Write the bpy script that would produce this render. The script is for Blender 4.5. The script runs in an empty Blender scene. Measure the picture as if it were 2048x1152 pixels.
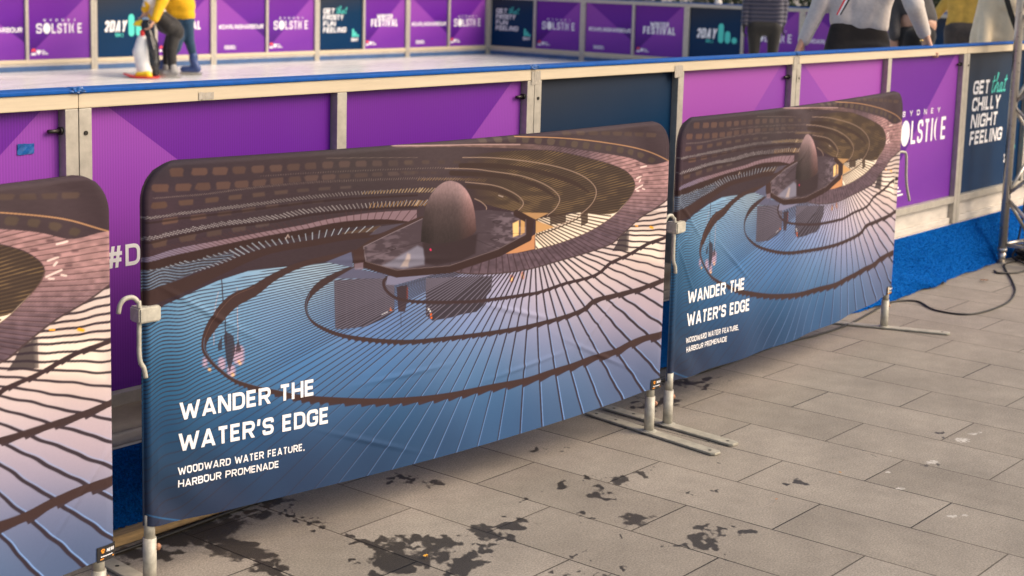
import bpy, bmesh, math, random
import numpy as np
from mathutils import Vector, Matrix
SC=bpy.context.scene; COL=SC.collection
rad=math.radians
# ------------------------------------------------------------------ camera, world, sun, exposure
CAMR=[[0.632381926, -0.774187445, 0.026961094], [-0.097376854, -0.113972142, -0.988700207], [0.7685121, 0.622610754, -0.14746186]]
FPX=3055.0111; PPY=576+(-180.6608); CAMH=1.62          # pixels of a 2048 x 1152 frame
cam=bpy.data.cameras.new('camera'); camo=bpy.data.objects.new('camera',cam); COL.objects.link(camo)
r_,d_,f_=[Vector(v) for v in CAMR]
M=Matrix((r_,-d_,-f_)).transposed().to_4x4(); M.translation=(0,0,CAMH); camo.matrix_world=M
cam.sensor_fit='HORIZONTAL'; cam.sensor_width=36; cam.lens=FPX/2048*36; cam.shift_y=(PPY-576)/2048
cam.clip_start=.05; cam.clip_end=2000
cam.dof.use_dof=True; cam.dof.focus_distance=4.55; cam.dof.aperture_fstop=5.0
SC.camera=camo
w=bpy.data.worlds.new('World'); SC.world=w; w.use_nodes=True
nt=w.node_tree; bg=nt.nodes['Background']; sky=nt.nodes.new('ShaderNodeTexSky'); sky.sky_type='NISHITA'; sky.sun_disc=False
SUNV=Vector((.38,-.68,.62)).normalized()
sky.sun_elevation=math.asin(SUNV.z); sky.sun_rotation=math.atan2(SUNV.x,SUNV.y); sky.air_density=1.0; sky.dust_density=4.0; sky.ozone_density=.6
nt.links.new(sky.outputs[0],bg.inputs[0]); bg.inputs[1].default_value=.13
sun=bpy.data.lights.new('sun','SUN'); sun.energy=1.9; sun.angle=rad(40); sun.color=(1,.80,.58)
suno=bpy.data.objects.new('sun',sun); COL.objects.link(suno); suno.rotation_euler=SUNV.to_track_quat('Z','Y').to_euler()
SC.view_settings.view_transform='Standard'; SC.view_settings.look='None'; SC.view_settings.gamma=1; SC.view_settings.exposure=.52
# ------------------------------------------------------------------ helpers
_R=np.array(CAMR)
def ray(x,y):
    return _R.T@np.array([(x-1024)/FPX,(y-PPY)/FPX,1.0])
def at_depth(x,y,D): return Vector(ray(x,y)*D+np.array([0,0,CAMH]))
def at_z(x,y,z=0.0):
    d=ray(x,y); t=(z-CAMH)/d[2]; return Vector(d*t+np.array([0,0,CAMH]))
def at_y(x,y,Y):
    d=ray(x,y); return Vector(d*(Y/d[1])+np.array([0,0,CAMH]))
def project(P):
    c=(np.asarray(P,float)-np.array([0,0,CAMH]))@_R.T
    return c[:,0]/c[:,2]*FPX+1024, c[:,1]/c[:,2]*FPX+PPY
def tag(o,label=None,cat=None,group=None,kind=None):
    if label: o['label']=label
    if cat: o['category']=cat
    if group: o['group']=group
    if kind: o['kind']=kind
    return o
def thing(name,label,cat,loc=(0,0,0),rz=0,group=None):
    o=bpy.data.objects.new(name,None); COL.objects.link(o); o.empty_display_size=.1
    o.location=loc; o.rotation_euler=(0,0,rz); return tag(o,label,cat,group)
def obj(name,me,mats=None,parent=None,smooth_=False,kind=None):
    if isinstance(me,bmesh.types.BMesh):
        m=bpy.data.meshes.new(name); me.normal_update(); me.to_mesh(m); me.free(); me=m
    o=bpy.data.objects.new(name,me); COL.objects.link(o)
    if mats is not None:
        for m in (mats if isinstance(mats,(list,tuple)) else [mats]): me.materials.append(m)
    if smooth_: me.polygons.foreach_set('use_smooth',[True]*len(me.polygons))
    if parent is not None: o.parent=parent
    if kind: o['kind']=kind
    return o
def npmesh(name,verts,faces):
    me=bpy.data.meshes.new(name); verts=np.asarray(verts,np.float32); faces=np.asarray(faces,np.int32)
    k=faces.shape[1]; me.vertices.add(len(verts)); me.vertices.foreach_set('co',verts.ravel())
    me.loops.add(faces.size); me.loops.foreach_set('vertex_index',faces.ravel())
    me.polygons.add(len(faces)); me.polygons.foreach_set('loop_start',np.arange(len(faces),dtype=np.int32)*k)
    me.update(calc_edges=True); return me
def grid_faces(nr,nc,off=0):
    i=np.arange(nr-1)[:,None]*nc+np.arange(nc-1)[None]; i=i.ravel()+off
    return np.stack([i,i+1,i+nc+1,i+nc],1)
def box(bm,x0,x1,y0,y1,z0,z1,bev=0,mi=0):
    vs=[bm.verts.new((x,y,z)) for z in (z0,z1) for y in (y0,y1) for x in (x0,x1)]
    fs=[bm.faces.new([vs[i] for i in f]) for f in ((0,2,3,1),(4,5,7,6),(0,1,5,4),(2,6,7,3),(0,4,6,2),(1,3,7,5))]
    for f in fs: f.material_index=mi
    if bev>0:
        es=list({e for f in fs for e in f.edges}); g=bmesh.ops.bevel(bm,geom=es,offset=bev,segments=2,affect='EDGES',profile=.7)
        for f in g['faces']: f.material_index=mi
    return fs
def frame_of(d):
    d=Vector(d).normalized(); a=Vector((0,0,1)) if abs(d.z)<.9 else Vector((1,0,0))
    u=d.cross(a).normalized(); return u,d.cross(u).normalized()
def tube(bm,pts,r,n=10,cap=True,closed=False):
    pts=[Vector(p) for p in pts]; rs=r if isinstance(r,(list,tuple)) else [r]*len(pts)
    rings=[]; u=None
    for i,p in enumerate(pts):
        if closed: d=pts[(i+1)%len(pts)]-pts[i-1]
        else: d=(pts[min(i+1,len(pts)-1)]-pts[max(i-1,0)])
        d.normalize()
        if u is None: u,v=frame_of(d)
        else:
            u=(u-d*u.dot(d)).normalized(); v=d.cross(u)
        rings.append([bm.verts.new(p+(u*math.cos(2*math.pi*k/n)+v*math.sin(2*math.pi*k/n))*rs[i]) for k in range(n)])
    m=len(rings)
    for i in range(m if closed else m-1):
        a,b=rings[i],rings[(i+1)%m]
        for k in range(n): bm.faces.new((a[k],a[(k+1)%n],b[(k+1)%n],b[k])).smooth=True
    if cap and not closed:
        bm.faces.new(rings[0][::-1]); bm.faces.new(rings[-1])
def spl(pts,n=8):
    p=[Vector(q) for q in pts]; q=[2*p[0]-p[1]]+p+[2*p[-1]-p[-2]]; out=[]
    for i in range(1,len(q)-2):
        for k in range(n):
            t=k/n; a,b,c,d=q[i-1],q[i],q[i+1],q[i+2]
            out.append(.5*((2*b)+(c-a)*t+(2*a-5*b+4*c-d)*t*t+(3*b-a-3*c+d)*t**3))
    return out+[p[-1]]
# ------------------------------------------------------------------ materials (all node based)
def lin(c): return tuple(float(v) for v in srgb(c))
def mat(name,col,rough=.6,metal=0,spec=.5,nscale=0,namt=.15,bump=0,bscale=60,coat=0,coordtype='Object',stretch=(1,1,1),sheen=0):
    m=bpy.data.materials.new(name); m.use_nodes=True; N=m.node_tree.nodes; Lk=m.node_tree.links; b=N['Principled BSDF']
    b.inputs['Base Color'].default_value=(*col,1); b.inputs['Roughness'].default_value=rough; b.inputs['Metallic'].default_value=metal
    b.inputs['Specular IOR Level'].default_value=spec; b.inputs['Coat Weight'].default_value=coat; b.inputs['Coat Roughness'].default_value=.08
    if sheen: b.inputs['Sheen Weight'].default_value=sheen
    if nscale or bump:
        tc=N.new('ShaderNodeTexCoord'); mp=N.new('ShaderNodeMapping'); mp.inputs['Scale'].default_value=stretch; Lk.new(tc.outputs[coordtype],mp.inputs[0])
    if nscale:
        n=N.new('ShaderNodeTexNoise'); n.inputs['Scale'].default_value=nscale; n.inputs['Detail'].default_value=6; n.inputs['Roughness'].default_value=.65; Lk.new(mp.outputs[0],n.inputs[0])
        r=N.new('ShaderNodeValToRGB'); r.color_ramp.elements[0].position=.3; r.color_ramp.elements[1].position=.7
        r.color_ramp.elements[0].color=(*[max(0,c*(1-namt)) for c in col],1); r.color_ramp.elements[1].color=(*[min(1,c*(1+namt)) for c in col],1)
        Lk.new(n.outputs[0],r.inputs[0]); Lk.new(r.outputs[0],b.inputs['Base Color'])
        rr=N.new('ShaderNodeMapRange'); rr.inputs['To Min'].default_value=max(.02,rough-.1); rr.inputs['To Max'].default_value=min(1,rough+.1); Lk.new(n.outputs[0],rr.inputs[0]); Lk.new(rr.outputs[0],b.inputs['Roughness'])
    if bump:
        n2=N.new('ShaderNodeTexNoise'); n2.inputs['Scale'].default_value=bscale; n2.inputs['Detail'].default_value=4; Lk.new(mp.outputs[0],n2.inputs[0])
        bp=N.new('ShaderNodeBump'); bp.inputs['Strength'].default_value=bump; bp.inputs['Distance'].default_value=.01; Lk.new(n2.outputs[0],bp.inputs['Height']); Lk.new(bp.outputs[0],b.inputs['Normal'])
    return m
def mat_print(name,rough=.7):
    m=bpy.data.materials.new(name); m.use_nodes=True; N=m.node_tree.nodes; Lk=m.node_tree.links; b=N['Principled BSDF']
    a=N.new('ShaderNodeAttribute'); a.attribute_name='print'; Lk.new(a.outputs['Color'],b.inputs['Base Color'])
    b.inputs['Roughness'].default_value=rough; b.inputs['Specular IOR Level'].default_value=.16
    tc=N.new('ShaderNodeTexCoord'); n=N.new('ShaderNodeTexNoise'); n.inputs['Scale'].default_value=900; n.inputs['Detail'].default_value=2; Lk.new(tc.outputs['Object'],n.inputs[0])
    bp=N.new('ShaderNodeBump'); bp.inputs['Strength'].default_value=.12; bp.inputs['Distance'].default_value=.002; Lk.new(n.outputs[0],bp.inputs['Height']); Lk.new(bp.outputs[0],b.inputs['Normal'])
    return m
# ---------------- printed picture of the banner (drawn analytically, colours per vertex) ----------------
def srgb(c):
    c=np.asarray(c,float)/255.0
    return np.where(c<=0.04045,c/12.92,((c+0.055)/1.055)**2.4)
def spline(pts,step=5.0):
    p=np.array(pts,float); out=[]
    q=np.vstack([2*p[0]-p[1],p,2*p[-1]-p[-2]])
    for i in range(1,len(q)-2):
        n=max(2,int(np.hypot(*(q[i+1]-q[i])[:2])/step))
        t=np.linspace(0,1,n,endpoint=False)[:,None]
        a,b,c,d=q[i-1],q[i],q[i+1],q[i+2]
        out.append(.5*((2*b)+(-a+c)*t+(2*a-5*b+4*c-d)*t*t+(-a+3*b-3*c+d)*t**3))
    out.append(p[-1:]); return np.vstack(out)
def smooth(a,b,x): t=np.clip((x-a)/(b-a),0,1); return t*t*(3-2*t)
class Art:
    def __init__(s,x,y,aa):
        s.x=x;s.y=y;s.aa=aa; s.img=np.zeros((len(x),3))
        rs=np.random.RandomState(5); s.h=rs.rand(4096)
    def noise(s,x,y):
        xi=np.floor(x).astype(int);yi=np.floor(y).astype(int);fx=x-xi;fy=y-yi
        fx=fx*fx*(3-2*fx);fy=fy*fy*(3-2*fy)
        H=lambda a,b:s.h[(a*73+b*1931+a*b*7)%4096]
        return (H(xi,yi)*(1-fx)+H(xi+1,yi)*fx)*(1-fy)+(H(xi,yi+1)*(1-fx)+H(xi+1,yi+1)*fx)*fy
    def box(s,p,m):
        return np.where((s.x>p[:,0].min()-m)&(s.x<p[:,0].max()+m)&(s.y>p[:,1].min()-m)&(s.y<p[:,1].max()+m))[0]
    def blend(s,i,cov,col):
        s.img[i]+= (col-s.img[i])*cov[:,None]
    def segd(s,i,p,w=None):
        best=np.full(len(i),1e9);x=s.x[i];y=s.y[i]
        for k in range(len(p)-1):
            ax,ay=p[k][:2];bx,by=p[k+1][:2];dx=bx-ax;dy=by-ay;L=dx*dx+dy*dy+1e-9
            t=np.clip(((x-ax)*dx+(y-ay)*dy)/L,0,1)
            d=np.hypot(x-ax-t*dx,y-ay-t*dy)
            if w is not None: d=d-(w[k]+(w[k+1]-w[k])*t)/2
            best=np.minimum(best,d)
        return best
    def stroke(s,pts,w,col,a=1.0,sp=True,soft=0):
        p=np.array(pts,float)
        if p.shape[1]==3: wq=True
        else: p=np.hstack([p,np.full((len(p),1),float(w))])
        if sp and len(p)>2: p=spline(p)
        i=s.box(p,p[:,2].max()+4+soft)
        if len(i)==0:return
        d=s.segd(i,p,p[:,2]); aa=s.aa+soft
        s.blend(i,np.clip(.5-d/aa,0,1)*a,srgb(col))
    def mask(s,pts,sp=False,soft=0):
        p=np.array(pts,float)
        if sp: p=spline(np.vstack([p,p[:1]]))
        i=s.box(p,4+soft)
        if len(i)==0: return i,np.zeros(0)
        x=s.x[i];y=s.y[i];ins=np.zeros(len(i),bool);n=len(p)
        for k in range(n):
            x1,y1=p[k];x2,y2=p[(k+1)%n]
            if y1==y2: continue
            c=((y1>y)!=(y2>y))&(x<(x2-x1)*(y-y1)/(y2-y1)+x1); ins^=c
        d=s.segd(i,np.vstack([p,p[:1]])); d=np.where(ins,-d,d)
        return i,np.clip(.5-d/(s.aa+soft),0,1)
    def fill(s,pts,col,a=1.0,sp=False,soft=0):
        i,c=s.mask(pts,sp,soft)
        if len(i): s.blend(i,c*a,srgb(col) if not callable(col) else col(s.x[i],s.y[i]))
    def dashes(s,curve,sp0,sp1,h0,h1,sl0,sl1,w,col,a=1.0,jit=.15,seed=1,dcol=None):
        # little rib strokes standing on a curve; sl = horizontal lean per unit height
        rs=np.random.RandomState(seed)
        p=spline(curve,3.0);L=np.r_[0,np.cumsum(np.hypot(np.diff(p[:,0]),np.diff(p[:,1])))]
        t=0
        while t<L[-1]:
            f=t/L[-1];x=np.interp(t,L,p[:,0]);y=np.interp(t,L,p[:,1])
            h=(h0+(h1-h0)*f)*(1+jit*(rs.rand()-.5)*2);sl=sl0+(sl1-sl0)*f
            s.stroke([(x,y),(x+sl*h,y-h)],w,col,a*(1-.35*rs.rand()),sp=False)
            t+=sp0+(sp1-sp0)*f
    def stones(s,curve,n,w0,w1,h0,h1,c0,c1,a=1.0,seed=2,y0=0):
        rs=np.random.RandomState(seed);p=spline(curve,4.0);L=np.r_[0,np.cumsum(np.hypot(np.diff(p[:,0]),np.diff(p[:,1])))]
        for k in range(n):
            f=(k+.5)/n; f=f**.87
            t=f*L[-1]; x=np.interp(t,L,p[:,0]);y=np.interp(t,L,p[:,1]);x2=np.interp(t+4,L,p[:,0]);y2=np.interp(t+4,L,p[:,1])
            ang=math.atan2(y2-y,x2-x+1e-6); w=(w0+(w1-w0)*f)*(.74+.12*rs.rand());h=(h0+(h1-h0)*f)*(.84+.14*rs.rand())
            if h>w*.9:h=w*.9
            col=np.array(c0)*(1-f)+np.array(c1)*f; col=col*(.94+.12*rs.rand())
            e=max(.5,(w-h)/2); r=h*.24
            ca,sa=math.cos(ang),math.sin(ang); q=[]
            for (u,v) in ((-w/2,-h/2+r),(-w/2+r,-h/2),(w/2-r,-h/2),(w/2,-h/2+r),(w/2-.1*h,h/2-r),(w/2-r,h/2),(-w/2+r,h/2),(-w/2,h/2-r)):
                u+=rs.randn()*.035*w; q.append((x+u*ca-v*sa,y+u*sa+v*ca))
            s.fill(q,col,a,soft=1.2)
    def ribs(s,pts,cx,cy,table,w,col,a=1.0,light=None,wav=0,sp=False,lw=1.3,amp=None):
        # radial ribs about (cx,cy); table: [(angle_deg, index)...]
        i,c=s.mask(pts,sp)
        if len(i)==0:return
        x=s.x[i];y=s.y[i];al=np.degrees(np.arctan2(y-cy,x-cx));al=np.where(al<-120,al+360,al);r=np.hypot(x-cx,y-cy)
        if wav: al=al+wav*(np.sin(r/9.0+np.sin(al*.16)*2)+.6*np.sin(r/4.7+al*.2))*smooth(1120,1260,x)*40/np.maximum(r,60)
        wl=smooth(440,290,x)*.45
        al=al+wl*np.sin(x/14.0)*1.0
        t=np.array(sorted(table));n=np.interp(al,t[:,0],t[:,1]);dn=np.abs(np.interp(al+.5,t[:,0],t[:,1])-np.interp(al-.5,t[:,0],t[:,1]))
        sp_=r*math.pi/180/np.maximum(dn,1e-3)
        f=n-np.round(n); d=np.abs(f)*sp_
        ww=w(x,y,r) if callable(w) else w
        s.blend(i,np.clip(.5-(d-ww/2)/s.aa,0,1)*c*(a(x,y,r) if callable(a) else a),srgb(col))
        if light is not None:
            d2=np.abs(f*sp_-ww*.75)
            s.blend(i,np.clip(.5-(d2-lw/2)/s.aa,0,1)*c*(amp(x,y,r) if amp is not None else 1),srgb(light))
    def idw(s,ctrl,i=None,p=3.0):
        x=s.x if i is None else s.x[i];y=s.y if i is None else s.y[i]
        num=0;den=0
        for (cx,cy,col) in ctrl:
            w=1/((x-cx)**2+(y-cy)**2+3000.0)**(p/2); num=num+w[:,None]*np.array(col,float)[None];den=den+w
        return srgb(num/den[:,None])
def R1_(l): return [(280+u/3.657,250+v/3.657)+tuple(r) for u,v,*r in l]
def R2_(l): return [(800+u/3.657,250+v/3.657)+tuple(r) for u,v,*r in l]
def R3_(l): return [(280+u/3.657,565+v/3.657)+tuple(r) for u,v,*r in l]
def R4_(l): return [(800+u/3.657,565+v/3.657)+tuple(r) for u,v,*r in l]
def R6_(l): return [(600+u/4.43,480+v/4.43)+tuple(r) for u,v,*r in l]
WATER=[(300,660,(92,140,178)),(330,760,(48,108,150)),(330,860,(45,85,125)),(330,950,(50,75,105)),(320,1030,(64,66,90)),(450,640,(150,188,220)),
(440,720,(80,140,192)),(560,640,(135,170,212)),(600,720,(80,130,188)),(560,560,(170,195,215)),(500,850,(50,95,142)),(600,950,(60,82,120)),(750,640,(130,150,198)),
(760,720,(90,135,192)),(800,830,(62,104,148)),(800,880,(56,86,124)),(950,650,(150,165,208)),(950,730,(104,142,188)),(1000,790,(80,122,168)),(1000,840,(70,106,152)),
(1100,600,(210,193,208)),(1100,680,(146,152,188)),(1150,760,(100,130,174)),(1150,820,(74,102,142)),(1200,560,(232,212,208)),(1220,640,(176,163,184)),(1250,720,(114,122,162)),
(1280,770,(80,100,140)),(450,1005,(56,64,92)),(600,970,(54,68,98)),(760,925,(52,72,106)),(900,890,(56,82,120)),(1050,850,(66,96,140)),(1290,500,(240,217,198)),(1300,600,(200,180,190)),(1150,520,(240,222,212)),(640,530,(190,207,217)),(1000,570,(195,182,204)),(400,590,(150,180,205))]
BROWN=[(300, 400, (89, 69, 78)), (600, 350, (80, 65, 70)), (900, 300, (94, 80, 82)), (1200, 290, (94, 80, 82)), (330, 560, (76, 59, 66)), (700, 450, (78, 63, 68)), (1000, 400, (76, 59, 66)), (1150, 380, (80, 62, 70)), (1230, 420, (74, 57, 64)), (300, 330, (68, 61, 68)), (700, 310, (83, 73, 74))]
def paint(x,y,aa=1.2):
    s=Art(x,y,aa); DK=(78,58,56)
    s.img[:]=s.idw(BROWN)
    g=s.noise(x/6,y/2.2)-.5; s.img*= (1+.10*g)[:,None]
    # --- stone courses of the outer wall, dashed light between them
    SC,SF=(118,90,80),(98,84,82)
    s.stones(R1_([(180,350),(600,338),(1000,318),(1500,288),(2048,276)]),14,40,24,19,12,SC,SF,.85,1)
    s.stones(R1_([(60,465),(400,455),(800,432),(1200,395),(1700,365),(2048,350)]),15,43,26,19,8,SC,SF,.85,2)
    s.stones(R1_([(20,600),(400,565),(800,520),(1200,480),(1600,452)]),9,40,28,15,5,(114,88,76),SF,.9,3)
    s.stones(R1_([(100,720),(400,680),(700,640),(1000,595),(1400,555)]),7,42,30,14,5,(114,88,76),SF,.85,4)
    s.stones(R1_([(20,890),(350,830),(700,770),(1000,715)]),5,46,34,17,8,(114,90,78),SF,.8,5)
    s.stones(R2_([(560,105),(900,105),(1300,140),(1700,195),(1900,270)]),15,22,15,15,14,(112,98,88),(104,88,74),.7,6)
    s.stones(R2_([(1180,62),(1500,60),(1900,75)]),8,22,22,9,9,(112,94,80),(112,92,78),.5,7)
    s.stones(R2_([(0,275),(400,272),(800,285)]),7,20,16,9,5,(112,94,84),(100,82,72),.5,8)
    s.stones(R2_([(0,345),(300,350)]),4,18,16,6,5,(108,90,82),(100,82,72),.4,9)
    # dark walls under the ribs rows
    for off in (1,):
        s.stroke(R1_([(60,720),(460,668),(760,632),(1100,588),(1500,545),(2048,515)]),4.5,(70,52,52),.75)
        s.stroke(R1_([(60,868),(300,815),(600,757),(1000,708),(1300,655),(1700,618),(2048,600)]),5,(68,50,50),.75)
    LT=(190,180,176)
    s.stroke(R1_([(1380,243),(1700,240),(2048,238)]),1,(150,130,120),.5)
    s.dashes(R1_([(120,540),(450,517),(800,472),(1200,432),(1600,412),(2048,397)])+R2_([(200,398),(450,402)]),4.5,4.5,2,4.2,-2.6,1.2,.7,(170,150,140),.7,seed=3)
    s.dashes(R1_([(900,377),(1400,347),(2048,322)])+R2_([(300,318),(500,322)]),5,5,1.3,2,-.5,1,1,(165,145,135),.7,seed=31)
    s.dashes(R1_([(40,695),(460,640),(760,605),(1100,560),(1500,518),(2048,490)])+R2_([(150,490),(270,492)]),6.8,6,2.8,7.5,-4.2,1.0,.9,LT,.85,seed=4)
    s.dashes(R1_([(50,850),(300,800),(600,742),(1000,692),(1300,640),(1700,604),(2048,586)])+R2_([(120,592),(230,585)]),8.4,7.5,3.4,10.5,-4.6,.9,1.0,(205,196,194),.9,seed=5)
    s.dashes(R1_([(1700,608),(2048,590)])+R2_([(120,595),(230,590)]),7,7,8,12,.4,1,1.2,(205,160,90),.7,seed=6)
    s.dashes(R1_([(1650,505),(2048,490)])+R2_([(150,494),(300,490)]),6,6,4,9,.5,1.1,1.2,(205,170,110),.7,seed=7)
    s.dashes(R2_([(150,408),(400,404),(640,415)]),6,5,4,5,1,1.4,1,(200,165,110),.6,seed=8)
    # --- pink walkway, left part
    up=R1_([(20,985),(300,902),(600,845),(900,788),(1200,735),(1400,690),(1700,645),(2048,622)]);lo=R1_([(2048,712),(1980,712),(1800,692),(1500,712),(1200,772),(900,826),(600,888),(300,966),(20,1035)])
    band=list(spline(up))+list(spline(lo)); band=[tuple(b) for b in band]
    s.fill(band,lambda X,Y:s_mix((140,130,150),(146,122,128),smooth(290,480,X)))
    s.dashes(R1_([(30,1030),(300,964),(600,888),(900,826),(1200,772),(1500,712),(1800,690),(2000,705)]),7.5,15,15,20,-3.6,.9,1.6,(92,66,68),.9,0,seed=9)
    s.stroke(R1_([(20,1060,22),(300,985,20),(600,912,16),(900,850,16),(1200,795,15),(1500,735,14),(1800,710,10),(2000,715,4)]),10,(74,54,52))
    # --- water sheet
    wp=[(270,648),(330,612),(380,588),(440,562),(500,543),(560,536),(600,532),(650,527),(690,522),(706,526),(738,531),(801,548),(907,540)]+[tuple(t) for t in spline(R2_([(390,1060),(480,1085),(700,1090),(950,1060),(1200,990),(1400,930),(1560,870),(1650,790),(1780,680),(1950,560)]))]+[(1420,380),(1420,1200),(200,1200),(200,690)]
    s.fill(wp,lambda X,Y:s.idw(WATER,i=None) if False else idw_at(s,X,Y))
    # right sparkling patches
    s.fill([(1082,437),(1145,428),(1232,414),(1262,400),(1215,455),(1190,466),(1130,490),(1078,506),(1077,470)],(244,226,205))
    s.fill(R2_([(1120,650),(1235,640),(1235,715),(1120,730)]),(84,66,56),.9);s.fill(R2_([(1345,630),(1395,620),(1395,715),(1345,740)]),(84,66,56),.9)
    s.fill(R2_([(1630,800),(1695,770),(1690,920),(1570,920),(1600,870)]),(74,64,66),.9)
    s.fill(R2_([(1700,760),(1930,800),(1930,1000),(1700,930)]),(250,232,215),.7,soft=14)
    # --- white ribs rows on the upper left water edge
    s.stroke(R1_([(20,1112,18),(300,1040,16),(600,960,14)]),10,(72,54,54),.8)
    s.dashes(R1_([(20,1185),(300,1110),(600,1020),(900,930),(1200,860),(1500,812),(1720,800)]),7.5,14,14,16,-4.2,1.4,1.5,(186,192,202),.95,.1,seed=10)
    s.fill(R1_([(1500,812),(1720,800),(1790,735),(1740,745),(1500,790)]),(150,120,80),.25)
    T=[(-60,98),(-30,89),(-15,82),(0,76),(12,72.5),(25,69.7),(40,67.2)]
    Ls=[((1251,797),64),((1210,814),63),((1172,827),62),((1133,838),61),((1091,852),60),((1047,866),59),((1002,880),58),((961,892),57),((918,905),56),((872,918),55),((682,964),51),((375,1029),46),((300,880),37.5),((285,800),29),((285,725),20),((285,645),10),((285,560),0)]
    for (a,b),n in Ls:
        al=math.degrees(math.atan2(b-470,a-1075));T.append((al,n))
    T.append((200,-12))
    # building reflections
    bd=(70,60,64)
    s.fill(R6_([(330,360),(870,330),(870,640),(780,700),(620,770),(400,795),(340,790)]),bd,.95)
    for k in range(6): s.stroke(R6_([(350+k*88,375),(355+k*88,770-k*25)]),1.6,(118,108,118),.35,sp=False)
    for k in range(7): s.stroke(R6_([(335,420+k*52),(870,395+k*40)]),1.2,(66,56,60),.5,sp=False)
    s.fill(R6_([(1150,340),(1740,320),(1730,450),(1690,500),(1680,560),(1600,640),(1480,660),(1380,690),(1210,720),(1150,670)]),(72,61,66),.95)
    s.fill(R6_([(890,420),(985,400),(990,520),(965,640),(905,640)]),(88,70,72),.95); s.stroke(R6_([(928,640),(930,770)]),1.2,(80,70,76),.9,sp=False)
    s.stroke(R6_([(985,425),(985,520)]),3,(180,90,60),.8,sp=False)
    s.fill(R6_([(825,630),(835,595),(850,630)]),(235,130,30));s.stroke(R6_([(1195,655),(1200,695)]),3.5,(235,120,30),sp=False);s.stroke(R6_([(1175,615),(1190,635)]),3,(240,235,235),sp=False)
    s.stroke(R6_([(755,665),(810,640)]),1.2,(235,230,235),sp=False)
    for a,b in ((1910,340),(2005,310)): s.stroke(R6_([(a,b-15),(a,b+25)]),7,(190,120,90),.8,sp=False,soft=2);s.stroke(R6_([(a,b),(a,b+18)]),3,(255,215,150),sp=False,soft=1)
    # pink sunset clouds and a sailing ship reflected at left
    for a,b,c,d in ((480,710,22,26),(465,742,16,14),(412,725,9,14),(446,728,14,16)):
        s.stroke([(a,b-d/3),(a,b+d/3)],c,(215,180,195),.8,sp=False,soft=5)
    for a,b in ((481,724),(467,748),(420,738)): s.stroke([(a,b),(a+2,b+3)],5,(255,205,140),.9,sp=False,soft=3)
    s.stroke([(447,560),(450,610),(456,690)],2.4,(70,56,60),.9); s.stroke([(478,575),(479,690)],1.2,(215,185,180),.8); s.stroke([(440,585),(433,620),(430,690)],1.2,(215,185,180),.7)
    s.fill([(450,672),(456,664),(470,672),(474,700),(462,745),(455,720)],(72,58,62),.85);s.fill([(438,690),(447,672),(447,700),(439,702)],(72,58,62),.8);s.fill([(476,690),(480,680),(486,702),(474,706)],(72,58,62),.85)
    # ribs
    dark=(70,58,66)
    fp=[(200,560),(380,585),(668,505),(738,531),(801,548),(907,540)]+[tuple(t) for t in spline(R2_([(390,1060),(480,1085),(700,1090),(950,1060),(1200,990),(1400,930),(1560,870),(1650,790),(1780,680),(1950,560)]))]+[(1420,380),(1420,1200),(200,1200)]
    s.ribs(fp,1075,470,T,lambda X,Y,r:1.9+1.7*smooth(880,1180,X)+1.6*smooth(1150,1290,X)*smooth(500,640,Y)+.5*smooth(500,330,X),dark,lambda X,Y,r:(.98-.5*smooth(740,860,Y)*smooth(1080,900,X)),(150,182,230),wav=1.0,lw=1.25,
        amp=lambda X,Y,r:np.clip(smooth(640,780,Y)*smooth(560,900,X)*.55+smooth(1020,1150,X)*.45*smooth(540,640,Y),0,1)*smooth(1250,900,Y+0*X)*1.0)
    for pl_ in (R6_([(330,360),(870,330),(870,640),(780,700),(620,770),(400,795),(340,790)]),R6_([(1150,340),(1740,320),(1730,450),(1690,500),(1680,560),(1600,640),(1480,660),(1380,690),(1210,720),(1150,670)])): s.ribs(pl_,1075,470,[(q_,n_+.12) for q_,n_ in T],1.7,(140,132,146),.75)
    s.ribs([(1077,430),(1145,428),(1240,410),(1215,455),(1190,466),(1130,490),(1078,506)],1000,400,[(-20,-8),(0,0),(20,10),(45,20),(70,25)],2.8,(84,66,58),.95)
    lw_=[(270,548),(340,536),(400,522),(470,506),(470,512),(400,540),(340,568),(300,592),(270,606)]
    s.fill(lw_,(132,148,168),.8,soft=4)
    s.ribs(lw_,1075,470,[(150,30),(165,0),(175,-22),(190,-55)],3.4,(72,58,60),.95)
    # --- dark spiral walls
    s.stroke(R1_([(20,1290,32),(340,1170,26),(600,1062,20),(800,975,17),(1000,912,14),(1300,862,13),(1500,825,13),(1720,803,11),(1760,790,5)]),10,(80,60,58))

    arm1=[(716,503,6),(690,510,9),(608,530,12),(553,555,15)]+R3_([(850,62,22),(700,135,27),(590,245,25),(520,345,20),(480,430,12),(478,500,9),(525,575,8),(600,648,8),(700,718,8),(850,770,9),(1000,802,10),(1160,838,11),(1300,855,12),(1700,872,12),(2048,858,12)])+R4_([(400,828,12),(700,768,12),(950,720,12),(1150,655,12),(1300,608,12),(1450,550,12),(1600,505,12),(1700,452,12),(1800,412,12),(1900,385,12),(2080,335,12)])
    def saw(curve,n0,amp,col):
        p=spline(curve,2.0)
        q=[]
        for a in p:
            al=math.degrees(math.atan2(a[1]-470,a[0]-1075)); al=al+360 if al<-120 else al
            t=np.array(sorted(T)); n=np.interp(al,t[:,0],t[:,1]); f=n-math.floor(n)
            q.append((a[0],a[1]+a[2]/2-1+amp*(1-f)))
        poly=[(a[0],a[1]) for a in p]+q[::-1]
        s.fill(poly,col)
    saw(arm1[12:],0,7,(82,66,70)); s.stroke(arm1,10,(84,64,62))
    s.stroke([(a,b-w*.33,1) for a,b,w in arm1[4:9]],1,(130,100,86),.7)
    s.stroke([(a,b-w*.5,1) for a,b,w in arm1[8:16]],1.2,(120,150,180),.6)
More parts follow.
